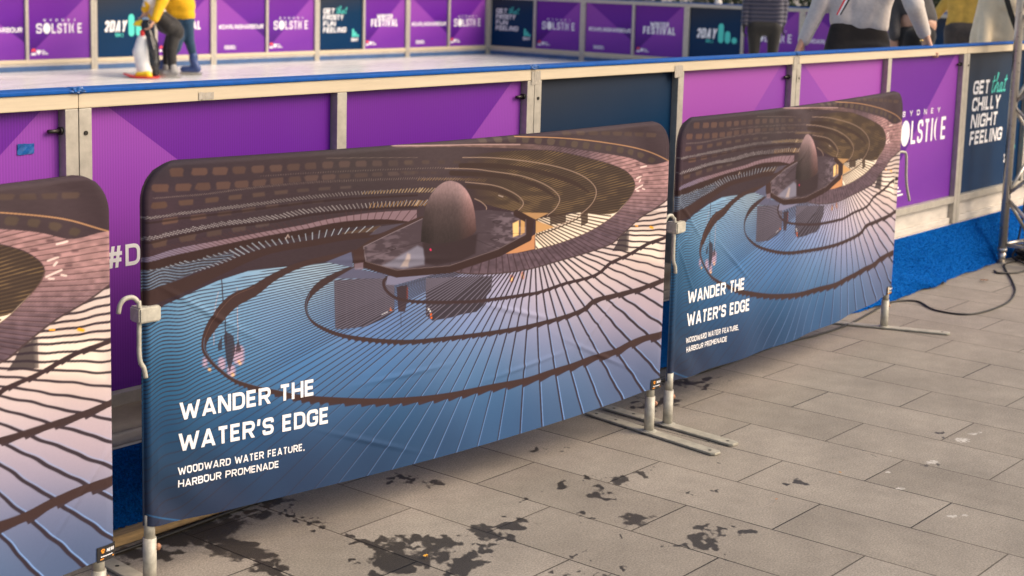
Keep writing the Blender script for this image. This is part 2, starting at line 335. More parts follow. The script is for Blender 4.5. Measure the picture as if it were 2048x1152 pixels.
    armD=R6_([(490,250,7),(330,325,12),(200,405,14),(110,500,9),(78,590,6),(105,690,5),(200,772,7),(400,850,8),(700,893,8),(1000,905,8),(1300,880,8),(1700,830,8),(2048,770,8)])+R4_([(1230,252,8),(1370,197,9),(1450,132,9),(1600,92,9),(1750,52,9),(1900,0,9),(2080,-60,9)])
    saw(armD[7:],0,5,(84,68,72)); s.stroke(armD,10,(82,64,64)); s.stroke([(a,b-w*.5,1) for a,b,w in armD[3:7]],1.2,(120,150,180),.5)
    armE=R6_([(820,322,5),(775,368,6),(790,440,6),(870,510,6),(1000,543,6),(1200,553,6),(1550,548,6),(1850,513,6),(2048,482,6)])+R4_([(1073-0,78,6)])[:0]+[(1085,585,6),(1128,570,6),(1144,565,6),(1180,556,6),(1205,545,6),(1227,525,6),(1265,508,6),(1306,484,6),(1345,472,6),(1380,462,6)]
    saw(armE[3:],0,4,(84,68,72)); s.stroke(armE,8,(80,62,64)); 
    # --- right walkway (dark purple ribs) and inner terraces
    wo=R2_([(390,1060),(480,1085),(700,1090),(950,1060),(1200,990),(1400,930),(1560,870),(1650,790),(1780,680),(1950,560),(2100,440)])
    win=R2_([(1990,260),(1850,290),(1700,240),(1400,190),(1100,150),(900,138),(600,138),(200,145),(0,152),(0,164),(300,162),(600,162),(1000,178),(1200,195),(1500,265),(1650,320),(1720,380),(1742,440),(1715,510),(1640,600),(1560,680),(1400,780),(1200,860),(1020,910),(900,935),(820,935),(480,1030)])
    walk=[tuple(t) for t in spline(wo)]+[(1420,340)]+[tuple(t) for t in spline(win)]
    s.fill(walk,lambda X,Y:s_mix3(X,Y,s))
    WT=[(-175,-70+0),(-120,-58),(-90,-50),(-60,-38),(-30,-20),(0,0),(20,14),(45,26),(70,33),(90,37),(120,42),(150,47),(180,52)]
    s.ribs(walk,1000,385,WT,lambda X,Y,r:1.5+.6*smooth(420,540,Y),(78,58,62),lambda X,Y,r:.75*smooth(1010,1130,X+.9*(Y-330)),(205,165,160),lw=1.0,amp=lambda X,Y,r:.28*smooth(1100,1250,X)*smooth(520,420,Y))
    terr=[tuple(t) for t in spline(R2_([(300,255),(700,200),(1000,185),(1200,200),(1500,268),(1650,325),(1720,385),(1738,440),(1712,508),(1640,596),(1560,650),(1300,640),(1100,655),(900,640),(600,560),(420,430)]))]
    ti,tc=s.mask(terr); s.blend(ti,tc*smooth(905,1030,s.x[ti]),srgb((80,66,60)))
    GT=[(-40,-60),(-30,-42),(-20,-24),(-10,-5),(0,15)]
    s.ribs(terr,712,507,GT,1.6,(150,124,92),lambda X,Y,r:(.26+.5*smooth(.35,.75,s.noise(X/22,Y/9)))*smooth(925,1060,X))
    for c,wl in ((R2_([(470,300,12),(700,298,10),(950,325,9),(1150,372,9),(1300,425,8),(1400,490,4)]),0),(R2_([(400,352,11),(700,368,9),(900,402,9),(1050,455,8),(1150,520,4)]),0),(R2_([(520,450,8),(700,468,9),(820,512,8),(890,560,4)]),0)):
        s.stroke(c,8,(80,63,58),.95)
    RM=(176,150,134)
    s.stroke(R2_([(870,85),(1200,95),(1500,125),(1800,180),(1990,262)]),1.8,(205,160,120),.85)
    s.stroke(R2_([(-20,153),(300,150),(600,143),(900,143)]),2.2,(190,160,155),.8)
    s.stroke(R2_([(480,238),(700,240),(950,265),(1150,300),(1300,345),(1400,400),(1455,470),(1440,550),(1380,620),(1280,690),(1150,750)]),1.5,RM,.9)
    s.stroke(R2_([(350,318),(550,322),(700,340),(900,370),(1050,420),(1150,480),(1190,540),(1160,610),(1100,660)]),1.5,RM,.9)
    s.stroke(R2_([(500,418),(700,440),(820,480),(900,530),(925,580),(880,635)]),1.5,RM,.9)
    s.stroke(R2_([(570,540),(620,565),(655,600),(655,620)]),1.5,RM,.9)
    s.stroke(R2_([(1742,440),(1715,510),(1640,600),(1560,680),(1400,780),(1200,860),(1020,910)]),1.4,(120,96,86),.8)
    s.stroke(R2_([(1455,545),(1380,640),(1280,705),(1150,762),(1020,805)]),2.4,(92,72,62),.95)
    s.stroke(wo,2.4,(92,74,74),.95)
    for a,b,c,d in ((1755,390,1790,375),(1745,470,1800,440),(1790,310,1830,300),(1800,465,1815,470),(1755,480,1770,482),(1775,415,1785,400)): s.stroke(R2_([(a,b),(c,d)]),2.6,(245,220,210),.9,sp=False)
    for a,b in ((1700,330),(1780,365),(1850,350),(1820,420),(1760,290)): s.stroke(R2_([(a,b),(a+15,b)]),4,(96,72,76),.7,sp=False,soft=2)
    s.stroke(R2_([(1850,745),(1862,750)]),4.5,(250,180,40),sp=False,soft=1);s.stroke(R2_([(1745,735),(1760,738)]),2.5,(250,180,60),sp=False)
    s.stroke(R2_([(745,515),(775,525)]),2,(200,180,170),.7,sp=False)
    s.stroke(R1_([(1085,835),(1100,805),(1110,825)]),2,(190,170,160),.8,sp=False)
    # --- plates round the platform
    s.fill(R1_([(1380,1005),(1570,930),(1582,1045)]),(106,106,128));s.fill(R1_([(1700,808),(1775,745),(2000,712),(2048,715),(1760,800)]),(98,88,98))
    s.fill(R6_([(340,345),(500,252),(800,310),(770,345)]),(108,106,126));s.fill(R6_([(810,322),(1290,275),(1370,268),(880,402),(795,400)]),(138,134,154))
    s.fill([(1046,425),(1104,426),(1078,439)],(186,148,108));s.fill([(1078,441),(1115,454),(1078,467)],(206,164,116));s.fill([(1018,508),(1076,469),(1076,498),(1040,506)],(205,152,112))
    # --- platform and dome
    plat=[(734,494),(800,462),(851,438),(900,424),(980,420),(1035,425),(1058,439),(1058,469),(1003,498),(907,531),(801,540),(738,524)]
    s.stroke([(718,506),(760,476),(842,440),(900,425)],9,(84,64,62),sp=False)
    s.fill(plat,(92,78,84))
    i,c=s.mask(plat)
    X=s.x[i];Y=s.y[i];nz=s.noise(X/17,Y/6)*.65+s.noise(X/6,Y/2.5)*.35
    lt=smooth(.36,.66,nz)*np.clip(smooth(960,1030,X)+smooth(850,770,X)*.7,0,1)
    s.blend(i,c*lt*.5,srgb((160,142,150)))
    s.fill([(770,533),(842,492),(856,498),(856,530),(815,538)],(150,146,160),.75,soft=4)
    s.fill(R6_([(925,240),(985,120),(1010,130),(990,240)]),(196,176,166),.7,soft=3)
    s.fill([(1032,447),(1044,441),(1044,470),(1033,474)],(255,214,150),.9,soft=1.5);s.fill([(1048,440),(1056,440),(1056,465),(1048,470)],(225,180,120),.8,soft=1)
    for l in ([(734,494),(738,524)],[(734,494),(800,462),(851,438)]): s.stroke(l,1.2,(160,146,150),.8,sp=False)
    s.stroke([(750,513),(850,484)],1,(60,48,50),.6,sp=False);s.stroke([(955,478),(1003,498)],1,(50,40,42),.7,sp=False);s.stroke([(958,466),(1055,467)],1,(50,40,42),.5,sp=False);s.stroke([(908,505),(908,531)],1,(50,40,42),.6,sp=False)
    for a,b in ((790,496),(1000,443),(996,478)): s.stroke([(a-8,b+1),(a,b-2),(a+9,b+1),(a,b+4),(a-8,b+1)],1.2,(56,44,46),.8)
    s.stroke([(736,530),(801,549),(907,540),(1004,507),(1063,476),(1067,442),(1040,427)],14,(76,56,54),sp=False)
    s.stroke([(738,524),(801,541),(907,532),(1003,499),(1058,469),(1058,439)],1.2,(140,122,120),.8,sp=False)
    s.fill(R6_([(505,90),(600,85),(600,250),(505,250)]),(84,62,60));s.fill(R6_([(510,215),(590,200),(590,265),(515,265)]),(150,130,140),.7)
    s.fill([(852,486),(858,528),(880,532),(930,522),(958,508),(962,468)],(72,57,60),.92,soft=3)
    s.stroke([(868,499),(869,501)],3,(220,60,110),sp=False)
    dome=[(849,484),(850,455),(854,430),(862,402),(872,384),(885,370),(900,362.5),(912,362.5),(926,368),(940,382),(950,402),(956,425),(958.5,450),(959,462),(948,472),(925,481),(900,486),(870,488)]
    i,c=s.mask(dome,True)
    X=s.x[i];Y=s.y[i];u=(X-905)/55;v=(Y-362)/125
    lum=.84+.55*smooth(.5,.0,v)+.46*smooth(.1,.95,u)*smooth(1,.1,v)-.12*smooth(-.4,-1,u)*smooth(.25,.6,v)-.22*smooth(.35,1,v)
    lum=lum*(1+.09*(s.noise(X/2.2,Y/5)-.5)+.06*(s.noise(X/1.3,Y/1.3)-.5))
    col=srgb(np.clip(np.array([[118,100,100]])*lum[:,None]+np.array([[14,4,2]])*smooth(.2,.9,u)[:,None],0,255))
    s.blend(i,c,col)
    # hem along the top, pale stitching at foot
    s.stroke([(300,1032),(345,1040),(400,1047)],2.2,(70,130,175),.7,soft=1)
    s.img*= (1+.05*(s.noise(x*1.7,y*1.7)-.5))[:,None]
    l=s.img@np.array([.3,.55,.15]); l=l[:,None]; c=(l+.99*(s.img-l))*np.array([.95,1.0,1.05]); c=np.clip(c,0.004,1); g=.93*c**1.24
    return np.clip(g,0,1)
def s_mix(a,b,t): return srgb(np.array(a,float)[None]*(1-t[:,None])+np.array(b,float)[None]*t[:,None])
def idw_at(s,X,Y):
    num=0;den=0
    for (cx,cy,col) in WATER:
        col=(col[0],col[1]*.985,col[2]*(.93 if cy>690 else .965))
        w=1/((X-cx)**2+(Y-cy)**2+5200.0)**1.6; num=num+w[:,None]*np.array(col,float)[None];den=den+w
    return srgb(num/den[:,None])
def s_mix3(X,Y,s):
    a=np.array((112,94,102.))[None];b=np.array((178,142,140.))[None];d=np.array((128,104,98.))[None]
    t=smooth(470,350,Y)[:,None]*smooth(1150,1260,X)[:,None]; f=smooth(1200,1000,X)[:,None]*smooth(420,330,Y)[:,None]
    c=a*(1-t)+b*t; c=c*(1-f)+d*f
    c=c*(1+.22*(s.noise(X/7,Y/5)-.5))[:,None]
    return srgb(c)
# ------------------------------------------------------------------ lettering: stroke alphabet turned into flat ribbons
D=lambda *a: ('d',)+a
GL={'A':(.70,[D(0,0,.5,1),D(1,0,.5,1),[(.2,.22),(.8,.22)]]),
'B':(.62,[[(0,0),(0,1)],[(.12,1),(.95,1,.2),(.95,.52,.2),(.12,.52)],[(.5,.52),(1,.52,.22),(1,0,.22),(.12,0)]]),
'C':(.60,[[(1,.7),(1,1,.26),(0,1,.26),(0,0,.26),(1,0,.26),(1,.3)]]),
'D':(.62,[[(0,0),(0,1)],[(.12,1),(1,1,.28),(1,0,.28),(.12,0)]]),
'E':(.54,[[(1,1),(.12,1)],[(0,0),(0,1)],[(.12,0),(1,0)],[(.12,.5),(.9,.5)]]),
'F':(.52,[[(1,1),(.12,1)],[(0,0),(0,1)],[(.12,.47),(.88,.47)]]),
'G':(.62,[[(1,.72),(1,1,.26),(0,1,.26),(0,0,.26),(1,0,.26),(1,.46),(.55,.46)]]),
'H':(.62,[[(0,0),(0,1)],[(1,0),(1,1)],[(.12,.5),(.88,.5)]]),
'I':(.2,[[(.5,0),(.5,1)]]),
'L':(.50,[[(0,0),(0,1)],[(.12,0),(1,0)]]),
'M':(.80,[[(0,0),(0,1)],[(1,0),(1,1)],D(.03,1,.5,.28),D(.97,1,.5,.28)]),
'N':(.64,[[(0,0),(0,1)],[(1,0),(1,1)],D(.03,1,.97,0)]),
'O':(.62,[[(.5,1),(1,1,.28),(1,0,.28),(0,0,.28),(0,1,.28),(.5,1)]]),
'P':(.60,[[(0,0),(0,1)],[(.12,1),(1,1,.24),(1,.42,.24),(.12,.42)]]),
'R':(.62,[[(0,0),(0,1)],[(.12,1),(1,1,.24),(1,.45,.24),(.12,.45)],D(.55,.42,1,0)]),
'S':(.58,[[(1,.74),(1,1,.24),(0,1,.24),(0,.51,.24),(1,.49,.24),(1,0,.24),(0,0,.24),(0,.26)]]),
'T':(.58,[[(0,1),(1,1)],[(.5,.9),(.5,0)]]),
'U':(.62,[[(0,1),(0,0,.28),(1,0,.28),(1,1)]]),
'V':(.68,[D(0,1,.5,0),D(1,1,.5,0)]),
'W':(1.0,[D(0,1,.26,0),D(.5,.94,.26,0),D(.5,.94,.74,0),D(1,1,.74,0)]),
'Y':(.66,[D(0,1,.5,.40),D(1,1,.5,.40),[(.5,.44),(.5,0)]]),
'K':(.62,[[(0,0),(0,1)],D(.15,.42,1,1),D(.35,.55,1,0)]),
'#':(.72,[D(.2,0,.38,1),D(.62,0,.8,1),[(.05,.68),(1,.68)],[(0,.32),(.95,.32)]]),
'2':(.58,[[(0,.7),(0,1,.26),(1,1,.26),(1,.52,.26),(.06,.0)],[(.0,0),(1,0)]]),
'1':(.36,[[(.7,1),(.7,0)],D(0,.72,.7,.98)]),'0':(.58,[[(.5,1),(1,1,.28),(1,0,.28),(0,0,.28),(0,1,.28),(.5,1)]]),
'4':(.60,[[(.72,0),(.72,1)],D(.05,.3,.7,1),[(0,.28),(1,.28)]]),'.':(.2,[[(.5,0),(.5,.04)]]),
"'":(.24,[D(.3,.66,.75,1)]),',':(.22,[D(.25,-.2,.75,.06)]),' ':(.30,[])}
def fillet(pts):
    out=[]
    for i,p in enumerate(pts):
        if len(p)<3 or i in (0,len(pts)-1): out.append((p[0],p[1])); continue
        P=np.array(p[:2]);A=np.array(pts[i-1][:2]);B=np.array(pts[i+1][:2]);la=np.hypot(*(A-P));lb=np.hypot(*(B-P))
        r=min(p[2],la*.5,lb*.5); a=P+(A-P)/la*r;b=P+(B-P)/lb*r
        for k in range(6):
            t=k/5; q=(1-t)**2*a+2*t*(1-t)*(P*.9+(a+b)*.05)+t*t*b; out.append(tuple(q))
    q=[out[0]]
    for p in out[1:]:
        if math.hypot(p[0]-q[-1][0],p[1]-q[-1][1])>1e-5: q.append(p)
    return q
def ribbon(bm,pts,t,fn,h,seg=.02):
    P=[np.array(p) for p in pts]; Q=[P[0]]
    for a,b in zip(P[:-1],P[1:]):
        n=max(1,int(np.hypot(*(b-a))/seg))
        for k in range(1,n+1): Q.append(a+(b-a)*k/n)
    L=[];Rr=[]
    for i,p in enumerate(Q):
        d0=Q[i]-Q[i-1] if i>0 else Q[1]-Q[0]; d1=Q[i+1]-Q[i] if i<len(Q)-1 else d0
        d0=d0/np.hypot(*d0); d1=d1/np.hypot(*d1); n0=np.array([-d0[1],d0[0]]);n1=np.array([-d1[1],d1[0]])
        m=n0+n1; l=np.hypot(*m)
        if l<.25: m=n0;k=1
        else: m=m/l;k=min(1/max(.3,m@n0),2.2)
        L.append(p+m*k*t/2); Rr.append(p-m*k*t/2)
    vl=[bm.verts.new(fn(p[0],p[1],h)) for p in L]; vr=[bm.verts.new(fn(p[0],p[1],h)) for p in Rr]
    for i in range(len(Q)-1): bm.faces.new((vr[i],vr[i+1],vl[i+1],vl[i]))
def lettering(bm,s,x,y,h,width=None,weight=.17,sp=.085,fn=None,slant=0,lift=.0012,seg=.02):
    k=(width-sp*h*(len(s)-1))/(sum(GL[c][0] for c in s)*h) if width else 1.0
    t=weight*h; cx=x; n=0
    for c in s:
        gw,st=GL[c]; wd=gw*h*k
        for path in st:
            l=lift+(n%4)*.00018; n+=1
            if path[0]=='d':
                x0,y0,x1,y1=path[1:]; Y0=y0*h if y0 in (0,1) else t/2+y0*(h-t); Y1=y1*h if y1 in (0,1) else t/2+y1*(h-t)
                ix=t*.56; X0=cx+ix+x0*(wd-2*ix); X1=cx+ix+x1*(wd-2*ix); w2=t*math.sqrt(1+((X1-X0)/(Y1-Y0))**2)/2*.97
                m=max(1,int(abs(Y1-Y0)/seg)); L=[];R_=[]
                for i in range(m+1):
                    f=i/m; yy=Y0+(Y1-Y0)*f; xx=X0+(X1-X0)*f+slant*yy
                    L.append(bm.verts.new(fn(xx-w2,y+yy,l))); R_.append(bm.verts.new(fn(xx+w2,y+yy,l)))
                for i in range(m):
                    bm.faces.new((L[i],R_[i],R_[i+1],L[i+1]) if Y1>Y0 else (L[i+1],R_[i+1],R_[i],L[i]))
                continue
            pts=[]
            for p in path:
                px=cx+t/2+p[0]*max(wd-t,1e-4); py=y+t/2+p[1]*(h-t)
                if len(path)==2 and p[1] in (0,1) and path[0][0]==path[1][0]: py=y+p[1]*h
                px+=slant*(py-y); pts.append((px,py)+((p[2]*h,) if len(p)>2 else ()))
            ribbon(bm,fillet(pts),t,fn,l,seg)
        cx+=wd+sp*h
    return cx
def disc(bm,cx,cy,rx,ry,fn,h,n=20):
    bm.faces.new([bm.verts.new(fn(cx+rx*math.cos(2*math.pi*k/n),cy+ry*math.sin(2*math.pi*k/n),h)) for k in range(n)])
def poly(bm,pts,fn,h):
    bm.faces.new([bm.verts.new(fn(x,y,h)) for x,y in pts])
M={}
def setup_materials():
    M['cream']=mat('pale_timber_paint',(.58,.485,.345),.55,nscale=9,namt=.10,stretch=(.35,6,6),bump=.08,bscale=120)
    M['alu']=mat('weathered_aluminium',(.45,.415,.355),.42,metal=.25,nscale=24,namt=.16,bump=.05)
    M['alud']=mat('grey_steel_channel',(.17,.17,.17),.4,metal=.4,nscale=20,namt=.15)
    M['purple']=None
    M['blue']=mat('blue_plastic',(.003,.078,.34),.5,spec=.18,nscale=30,namt=.18)
    M['plinth']=mat('dull_blue_skirting',(.045,.105,.24),.55,nscale=4,namt=.25)
    M['white']=mat('white_print',(.82,.81,.83),.6)
    M['teal']=mat('teal_print',(.07,.60,.52),.6)
    M['red']=mat('red_print',(.70,.05,.07),.6)
    M['plate']=mat('scuffed_white_board',(.58,.53,.47),.6,nscale=7,namt=.16,bump=.1,stretch=(1,1,3))
    M['tape']=mat('grey_duct_tape',(.40,.36,.30),.45,nscale=60,namt=.1,bump=.2)
    M['bluetape']=mat('blue_tape',(.008,.085,.30),.35,nscale=60,namt=.3)
    M['dark']=mat('dark_iron',(.05,.045,.04),.45,metal=.6,nscale=60,namt=.3)
    M['galv']=mat('galvanised_tube',(.44,.42,.355),.5,metal=.1,nscale=38,namt=.26,bump=.06,bscale=200)
    M['galvflat']=mat('worn_galvanised_bar',(.41,.385,.31),.55,metal=.12,nscale=30,namt=.22,bump=.1,bscale=150)
    M['rust']=mat('rusty_bolt',(.34,.17,.10),.7,metal=.3,nscale=90,namt=.4,bump=.3,bscale=300)
    M['rubber']=mat('black_cable',(.018,.016,.014),.5)
    M['truss']=mat('polished_aluminium',(.60,.56,.50),.30,metal=.8,nscale=40,namt=.1)
    M['timber']=mat('raw_timber',(.52,.33,.15),.75,nscale=14,namt=.3,stretch=(1,8,8),bump=.2)
    M['black']=mat('black_label',(.012,.012,.014),.5)
    M['orange']=mat('orange_print',(.75,.28,.02),.6)
def mat_board(name,cols,rough=.34):
    # printed board: top-to-foot tone is part print, part painted-in banner shade and reflection
    m=bpy.data.materials.new(name); m.use_nodes=True; N=m.node_tree.nodes; Lk=m.node_tree.links; b=N['Principled BSDF']
    tc=N.new('ShaderNodeTexCoord'); sx=N.new('ShaderNodeSeparateXYZ'); Lk.new(tc.outputs['Generated'],sx.inputs[0])
    mx=N.new('ShaderNodeMath'); mx.operation='MULTIPLY_ADD'; Lk.new(sx.outputs['X'],mx.inputs[0]); mx.inputs[1].default_value=-.25; Lk.new(sx.outputs['Z'],mx.inputs[2])
    cr=N.new('ShaderNodeValToRGB'); e=cr.color_ramp.elements
    e[0].position=.0; e[0].color=(*cols[0],1); e[1].position=1; e[1].color=(*cols[-1],1)
    if len(cols)==3: q=e.new(.5); q.color=(*cols[1],1)
    Lk.new(mx.outputs[0],cr.inputs[0])
    # fine flute lines of corrugated plastic sheet
    wv=N.new('ShaderNodeTexWave'); wv.wave_type='BANDS'; wv.bands_direction='X'; wv.inputs['Scale'].default_value=36; wv.inputs['Distortion'].default_value=.4; Lk.new(tc.outputs['Object'],wv.inputs[0])
    mp=N.new('ShaderNodeMixRGB'); mp.blend_type='MULTIPLY'; mp.inputs[0].default_value=.16; Lk.new(cr.outputs[0],mp.inputs[1]); Lk.new(wv.outputs['Color'],mp.inputs[2]); Lk.new(mp.outputs[0],b.inputs['Base Color'])
    n=N.new('ShaderNodeTexNoise'); n.inputs['Scale'].default_value=5; Lk.new(tc.outputs['Object'],n.inputs[0])
    rr=N.new('ShaderNodeMapRange'); rr.inputs['To Min'].default_value=rough-.06; rr.inputs['To Max'].default_value=rough+.12; Lk.new(n.outputs[0],rr.inputs[0]); Lk.new(rr.outputs[0],b.inputs['Roughness'])
    bp=N.new('ShaderNodeBump'); bp.inputs['Strength'].default_value=.06; bp.inputs['Distance'].default_value=.004; Lk.new(n.outputs[0],bp.inputs['Height']); Lk.new(bp.outputs[0],b.inputs['Normal'])
    b.inputs['Specular IOR Level'].default_value=.22 if rough>.31 else .12
    return m
setup_materials()
M['pur_a']=mat_board('purple_print',[(.044,.006,.145),(.118,.014,.285),(.145,.020,.275)])
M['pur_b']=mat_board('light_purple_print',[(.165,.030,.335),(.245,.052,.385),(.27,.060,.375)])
M['pur_haze']=mat_board('hazed_purple_print',[(.18,.02,.34),(.31,.07,.40),(.36,.085,.40)])  # purple print made paler and pinker, reflected haze painted into its colour
M['navy']=mat_board('navy_print',[(.002,.030,.095),(.005,.032,.085),(.034,.038,.050)],.30)
# ------------------------------------------------------------------ the setting
def build_paving():
    xs=np.r_[np.array([-400,-60,-15,-3,0,1.2]),np.arange(1.9,5.6,.011),np.array([6,7,8.5,10,14,25,60,500])]
    ys=np.r_[np.array([-400,-60,-12,-3,0,1]),np.arange(1.45,3.46,.011),np.array([4,6,9,13,18,25,40,90,600])]
    X,Y=np.meshgrid(xs,ys); v=np.stack([X.ravel(),Y.ravel(),0*X.ravel()],1)
    me=npmesh('paving',v,grid_faces(len(ys),len(xs)))
    px,py=project(v); front=(v@_R.T-np.array([0,0,0]))[:,2]>.5
    def r3(l): return [(512+a*.2881,820+b*.2881,c*.2881,d*.2881) for a,b,c,d in l]
    def r1(l): return [(1024+a*.375,720+b*.375,c*.375,d*.375) for a,b,c,d in l]
    B=r3([(720,900,70,30),(800,950,70,40),(900,980,90,50),(870,1090,80,60),(1000,1060,140,75),(1050,900,120,32),(1250,890,80,44),(1310,930,115,50),(1200,960,90,40),(1300,1030,34,80),(1150,1030,90,55),(1450,1090,110,40),(1510,1040,125,40),(1650,1060,85,20),(1580,840,95,40),(1700,895,90,32),(1600,970,85,20),(1725,800,65,30),(60,735,80,35),(400,800,80,20),(230,730,45,12),(440,750,55,12),(350,720,45,9),(985,490,45,25),(1150,505,66,22),(670,1045,44,12),(60,1080,90,30),(190,1120,110,28),(290,685,45,7),(690,1045,20,10),(1080,1110,60,40),(1380,1120,90,40)])
    B+=r1([(140,470,44,14),(255,466,28,6),(280,680,50,18),(440,630,44,12),(460,710,38,28),(580,645,38,25),(640,612,34,8),(720,582,34,6),(400,655,14,6),(650,855,95,20),(580,885,28,10),(400,838,32,10),(60,740,64,10),(20,870,55,25),(10,960,44,25),(560,945,16,8),(870,995,75,12),(1010,970,64,35),(1050,915,44,12),(1080,1000,64,14),(1100,945,38,8),(1220,915,44,18),(1160,875,15,8),(950,706,22,7),(1080,545,22,7),(650,237,50,15),(760,230,66,22),(860,228,50,14),(1000,135,50,14),(1075,108,50,14),(900,120,54,12),(560,1120,28,14),(620,1107,28,8),(370,1028,28,9),(330,1060,22,8),(1050,1080,28,8),(240,1150,95,12),(450,1150,44,8),(1110,1048,22,8),(560,815,14,6),(1090,690,34,6)])
    B+=[(375,1075,70,20),(425,1066,60,20),(462,1094,55,20),(495,1111,50,14),(325,1086,50,9),(400,1049,90,14),(300,1110,60,12),(1888,873,9,4),(1857,930,16,5),(330,1070,60,9),(400,1047,60,9),(470,1022,60,8),(540,1000,50,7),(240,1105,50,9),(1740,902,8,3),(1600,968,20,4),(1420,1052,14,4),(250,1130,40,6)]
    nz=Art(np.zeros(1),np.zeros(1),1).noise
    wx=(nz(px/19,py/8)-.5)*46+(nz(px/7+9,py/3.2)-.5)*20+(nz(px/60+3,py/26)-.5)*40; wy=(nz(px/19+40,py/8+11)-.5)*20+(nz(px/7+70,py/3.2+5)-.5)*9
    px0,py0=px,py; px=px+wx; py=py+wy
    m=np.full(len(v),-1.0)
    for a,b,c,d in B:
        m=np.maximum(m,1-((px-a)/(c*1.15))**2-((py-b)/(d*1.2))**2)
    m=np.where(front,m,-1); px,py=px0,py0
    at=me.attributes.new('stain','FLOAT','POINT'); at.data.foreach_set('value',m.astype(np.float32))
    s=np.full(len(v),-1.0)
    for a,b,c,d in [(1800,977,18,4),(1905,1032,20,6),(1930,1031,12,4),(1775,944,10,3),(1780,945,6,3),(1865,924,22,6),(1925,880,24,8),(1945,868,16,4),(1960,865,10,3),(1780,902,8,2),(1825,903,6,2)]:
        s=np.maximum(s,1-((px-a)/c)**2-((py-b)/d)**2)
    s=np.where(front,s,-1)
    at=me.attributes.new('scuff','FLOAT','POINT'); at.data.foreach_set('value',s.astype(np.float32))
    mt=bpy.data.materials.new('granite_pavers'); mt.use_nodes=True; N=mt.node_tree.nodes; Lk=mt.node_tree.links; b=N['Principled BSDF']
    tc=N.new('ShaderNodeTexCoord'); sp=N.new('ShaderNodeSeparateXYZ'); Lk.new(tc.outputs['Object'],sp.inputs[0])
    ay=N.new('ShaderNodeMath'); ay.operation='ADD'; ay.inputs[1].default_value=-2.411+60; Lk.new(sp.outputs['Y'],ay.inputs[0])
    ax=N.new('ShaderNodeMath'); ax.operation='ADD'; ax.inputs[1].default_value=-.273+60; Lk.new(sp.outputs['X'],ax.inputs[0])
    cb=N.new('ShaderNodeCombineXYZ'); Lk.new(ay.outputs[0],cb.inputs[0]); Lk.new(ax.outputs[0],cb.inputs[1])
    br=N.new('ShaderNodeTexBrick'); br.offset=.5; br.offset_frequency=2; br.squash=1
    for k,v_ in (('Scale',1),('Mortar Size',.0028),('Mortar Smooth',.25),('Brick Width',.6),('Row Height',.3),('Bias',0)): br.inputs[k].default_value=v_
    br.inputs['Color1'].default_value=(.298,.263,.215,1); br.inputs['Color2'].default_value=(.352,.313,.260,1); br.inputs['Mortar'].default_value=(.016,.014,.013,1)
    Lk.new(cb.outputs[0],br.inputs[0])
    def noise(sc,det=5,ro=.6,src=None):
        n=N.new('ShaderNodeTexNoise'); n.inputs['Scale'].default_value=sc; n.inputs['Detail'].default_value=det; n.inputs['Roughness'].default_value=ro; Lk.new((src or tc).outputs['Object'],n.inputs[0]); return n
    def mul(fac,c1,n,lo,hi,p0=.3,p1=.7):
        r=N.new('ShaderNodeMapRange'); r.inputs['From Min'].default_value=p0; r.inputs['From Max'].default_value=p1; r.inputs['To Min'].default_value=lo; r.inputs['To Max'].default_value=hi; r.clamp=True; Lk.new(n.outputs[0],r.inputs[0])
        x=N.new('ShaderNodeMixRGB'); x.blend_type='MULTIPLY'; x.inputs[0].default_value=1; Lk.new(c1,x.inputs[1]); Lk.new(r.outputs[0],x.inputs[2]); return x.outputs[0]
    jn=N.new('ShaderNodeTexNoise'); jn.inputs['Scale'].default_value=1.7; jn.inputs['Detail'].default_value=3; Lk.new(tc.outputs['Object'],jn.inputs[0]); jr=N.new('ShaderNodeMapRange'); jr.inputs['From Min'].default_value=.38; jr.inputs['From Max'].default_value=.62; jr.inputs['To Min'].default_value=0; jr.inputs['To Max'].default_value=.6; Lk.new(jn.outputs[0],jr.inputs[0]); jm=N.new('ShaderNodeMixRGB'); jm.inputs[1].default_value=(.016,.014,.013,1); jm.inputs[2].default_value=(.20,.165,.125,1); Lk.new(jr.outputs[0],jm.inputs[0]); Lk.new(jm.outputs[0],br.inputs['Mortar'])
    c=mul(1,br.outputs['Color'],noise(170,4,.85),.50,1.38); c=mul(1,c,noise(150,3,.6),.88,1.10); c=mul(1,c,noise(2.2,6,.65),.78,1.10); c=mul(1,c,noise(9,6,.7),.87,1.07)
    st=N.new('ShaderNodeAttribute'); st.attribute_name='stain'; n1=noise(16,8,.66); n2=noise(70,4,.6)
    a1=N.new('ShaderNodeMath'); a1.operation='MULTIPLY_ADD'; Lk.new(n1.outputs[0],a1.inputs[0]); a1.inputs[1].default_value=2.6; Lk.new(st.outputs['Fac'],a1.inputs[2])
    a2=N.new('ShaderNodeMath'); a2.operation='MULTIPLY_ADD'; Lk.new(n2.outputs[0],a2.inputs[0]); a2.inputs[1].default_value=.5; Lk.new(a1.outputs[0],a2.inputs[2])
    r=N.new('ShaderNodeMapRange'); r.inputs['From Min'].default_value=1.62; r.inputs['From Max'].default_value=2.05; Lk.new(a2.outputs[0],r.inputs[0])
    gt=N.new('ShaderNodeMath'); gt.operation='GREATER_THAN'; gt.inputs[1].default_value=-.9; Lk.new(st.outputs['Fac'],gt.inputs[0])
    fm=N.new('ShaderNodeMath'); fm.operation='MULTIPLY'; Lk.new(r.outputs[0],fm.inputs[0]); Lk.new(gt.outputs[0],fm.inputs[1])
    x=N.new('ShaderNodeMixRGB'); Lk.new(fm.outputs[0],x.inputs[0]); Lk.new(c,x.inputs[1]); dk=N.new('ShaderNodeMixRGB'); dk.blend_type='MULTIPLY'; dk.inputs[0].default_value=1; Lk.new(c,dk.inputs[1]); dk.inputs[2].default_value=(.19,.185,.185,1); Lk.new(dk.outputs[0],x.inputs[2])
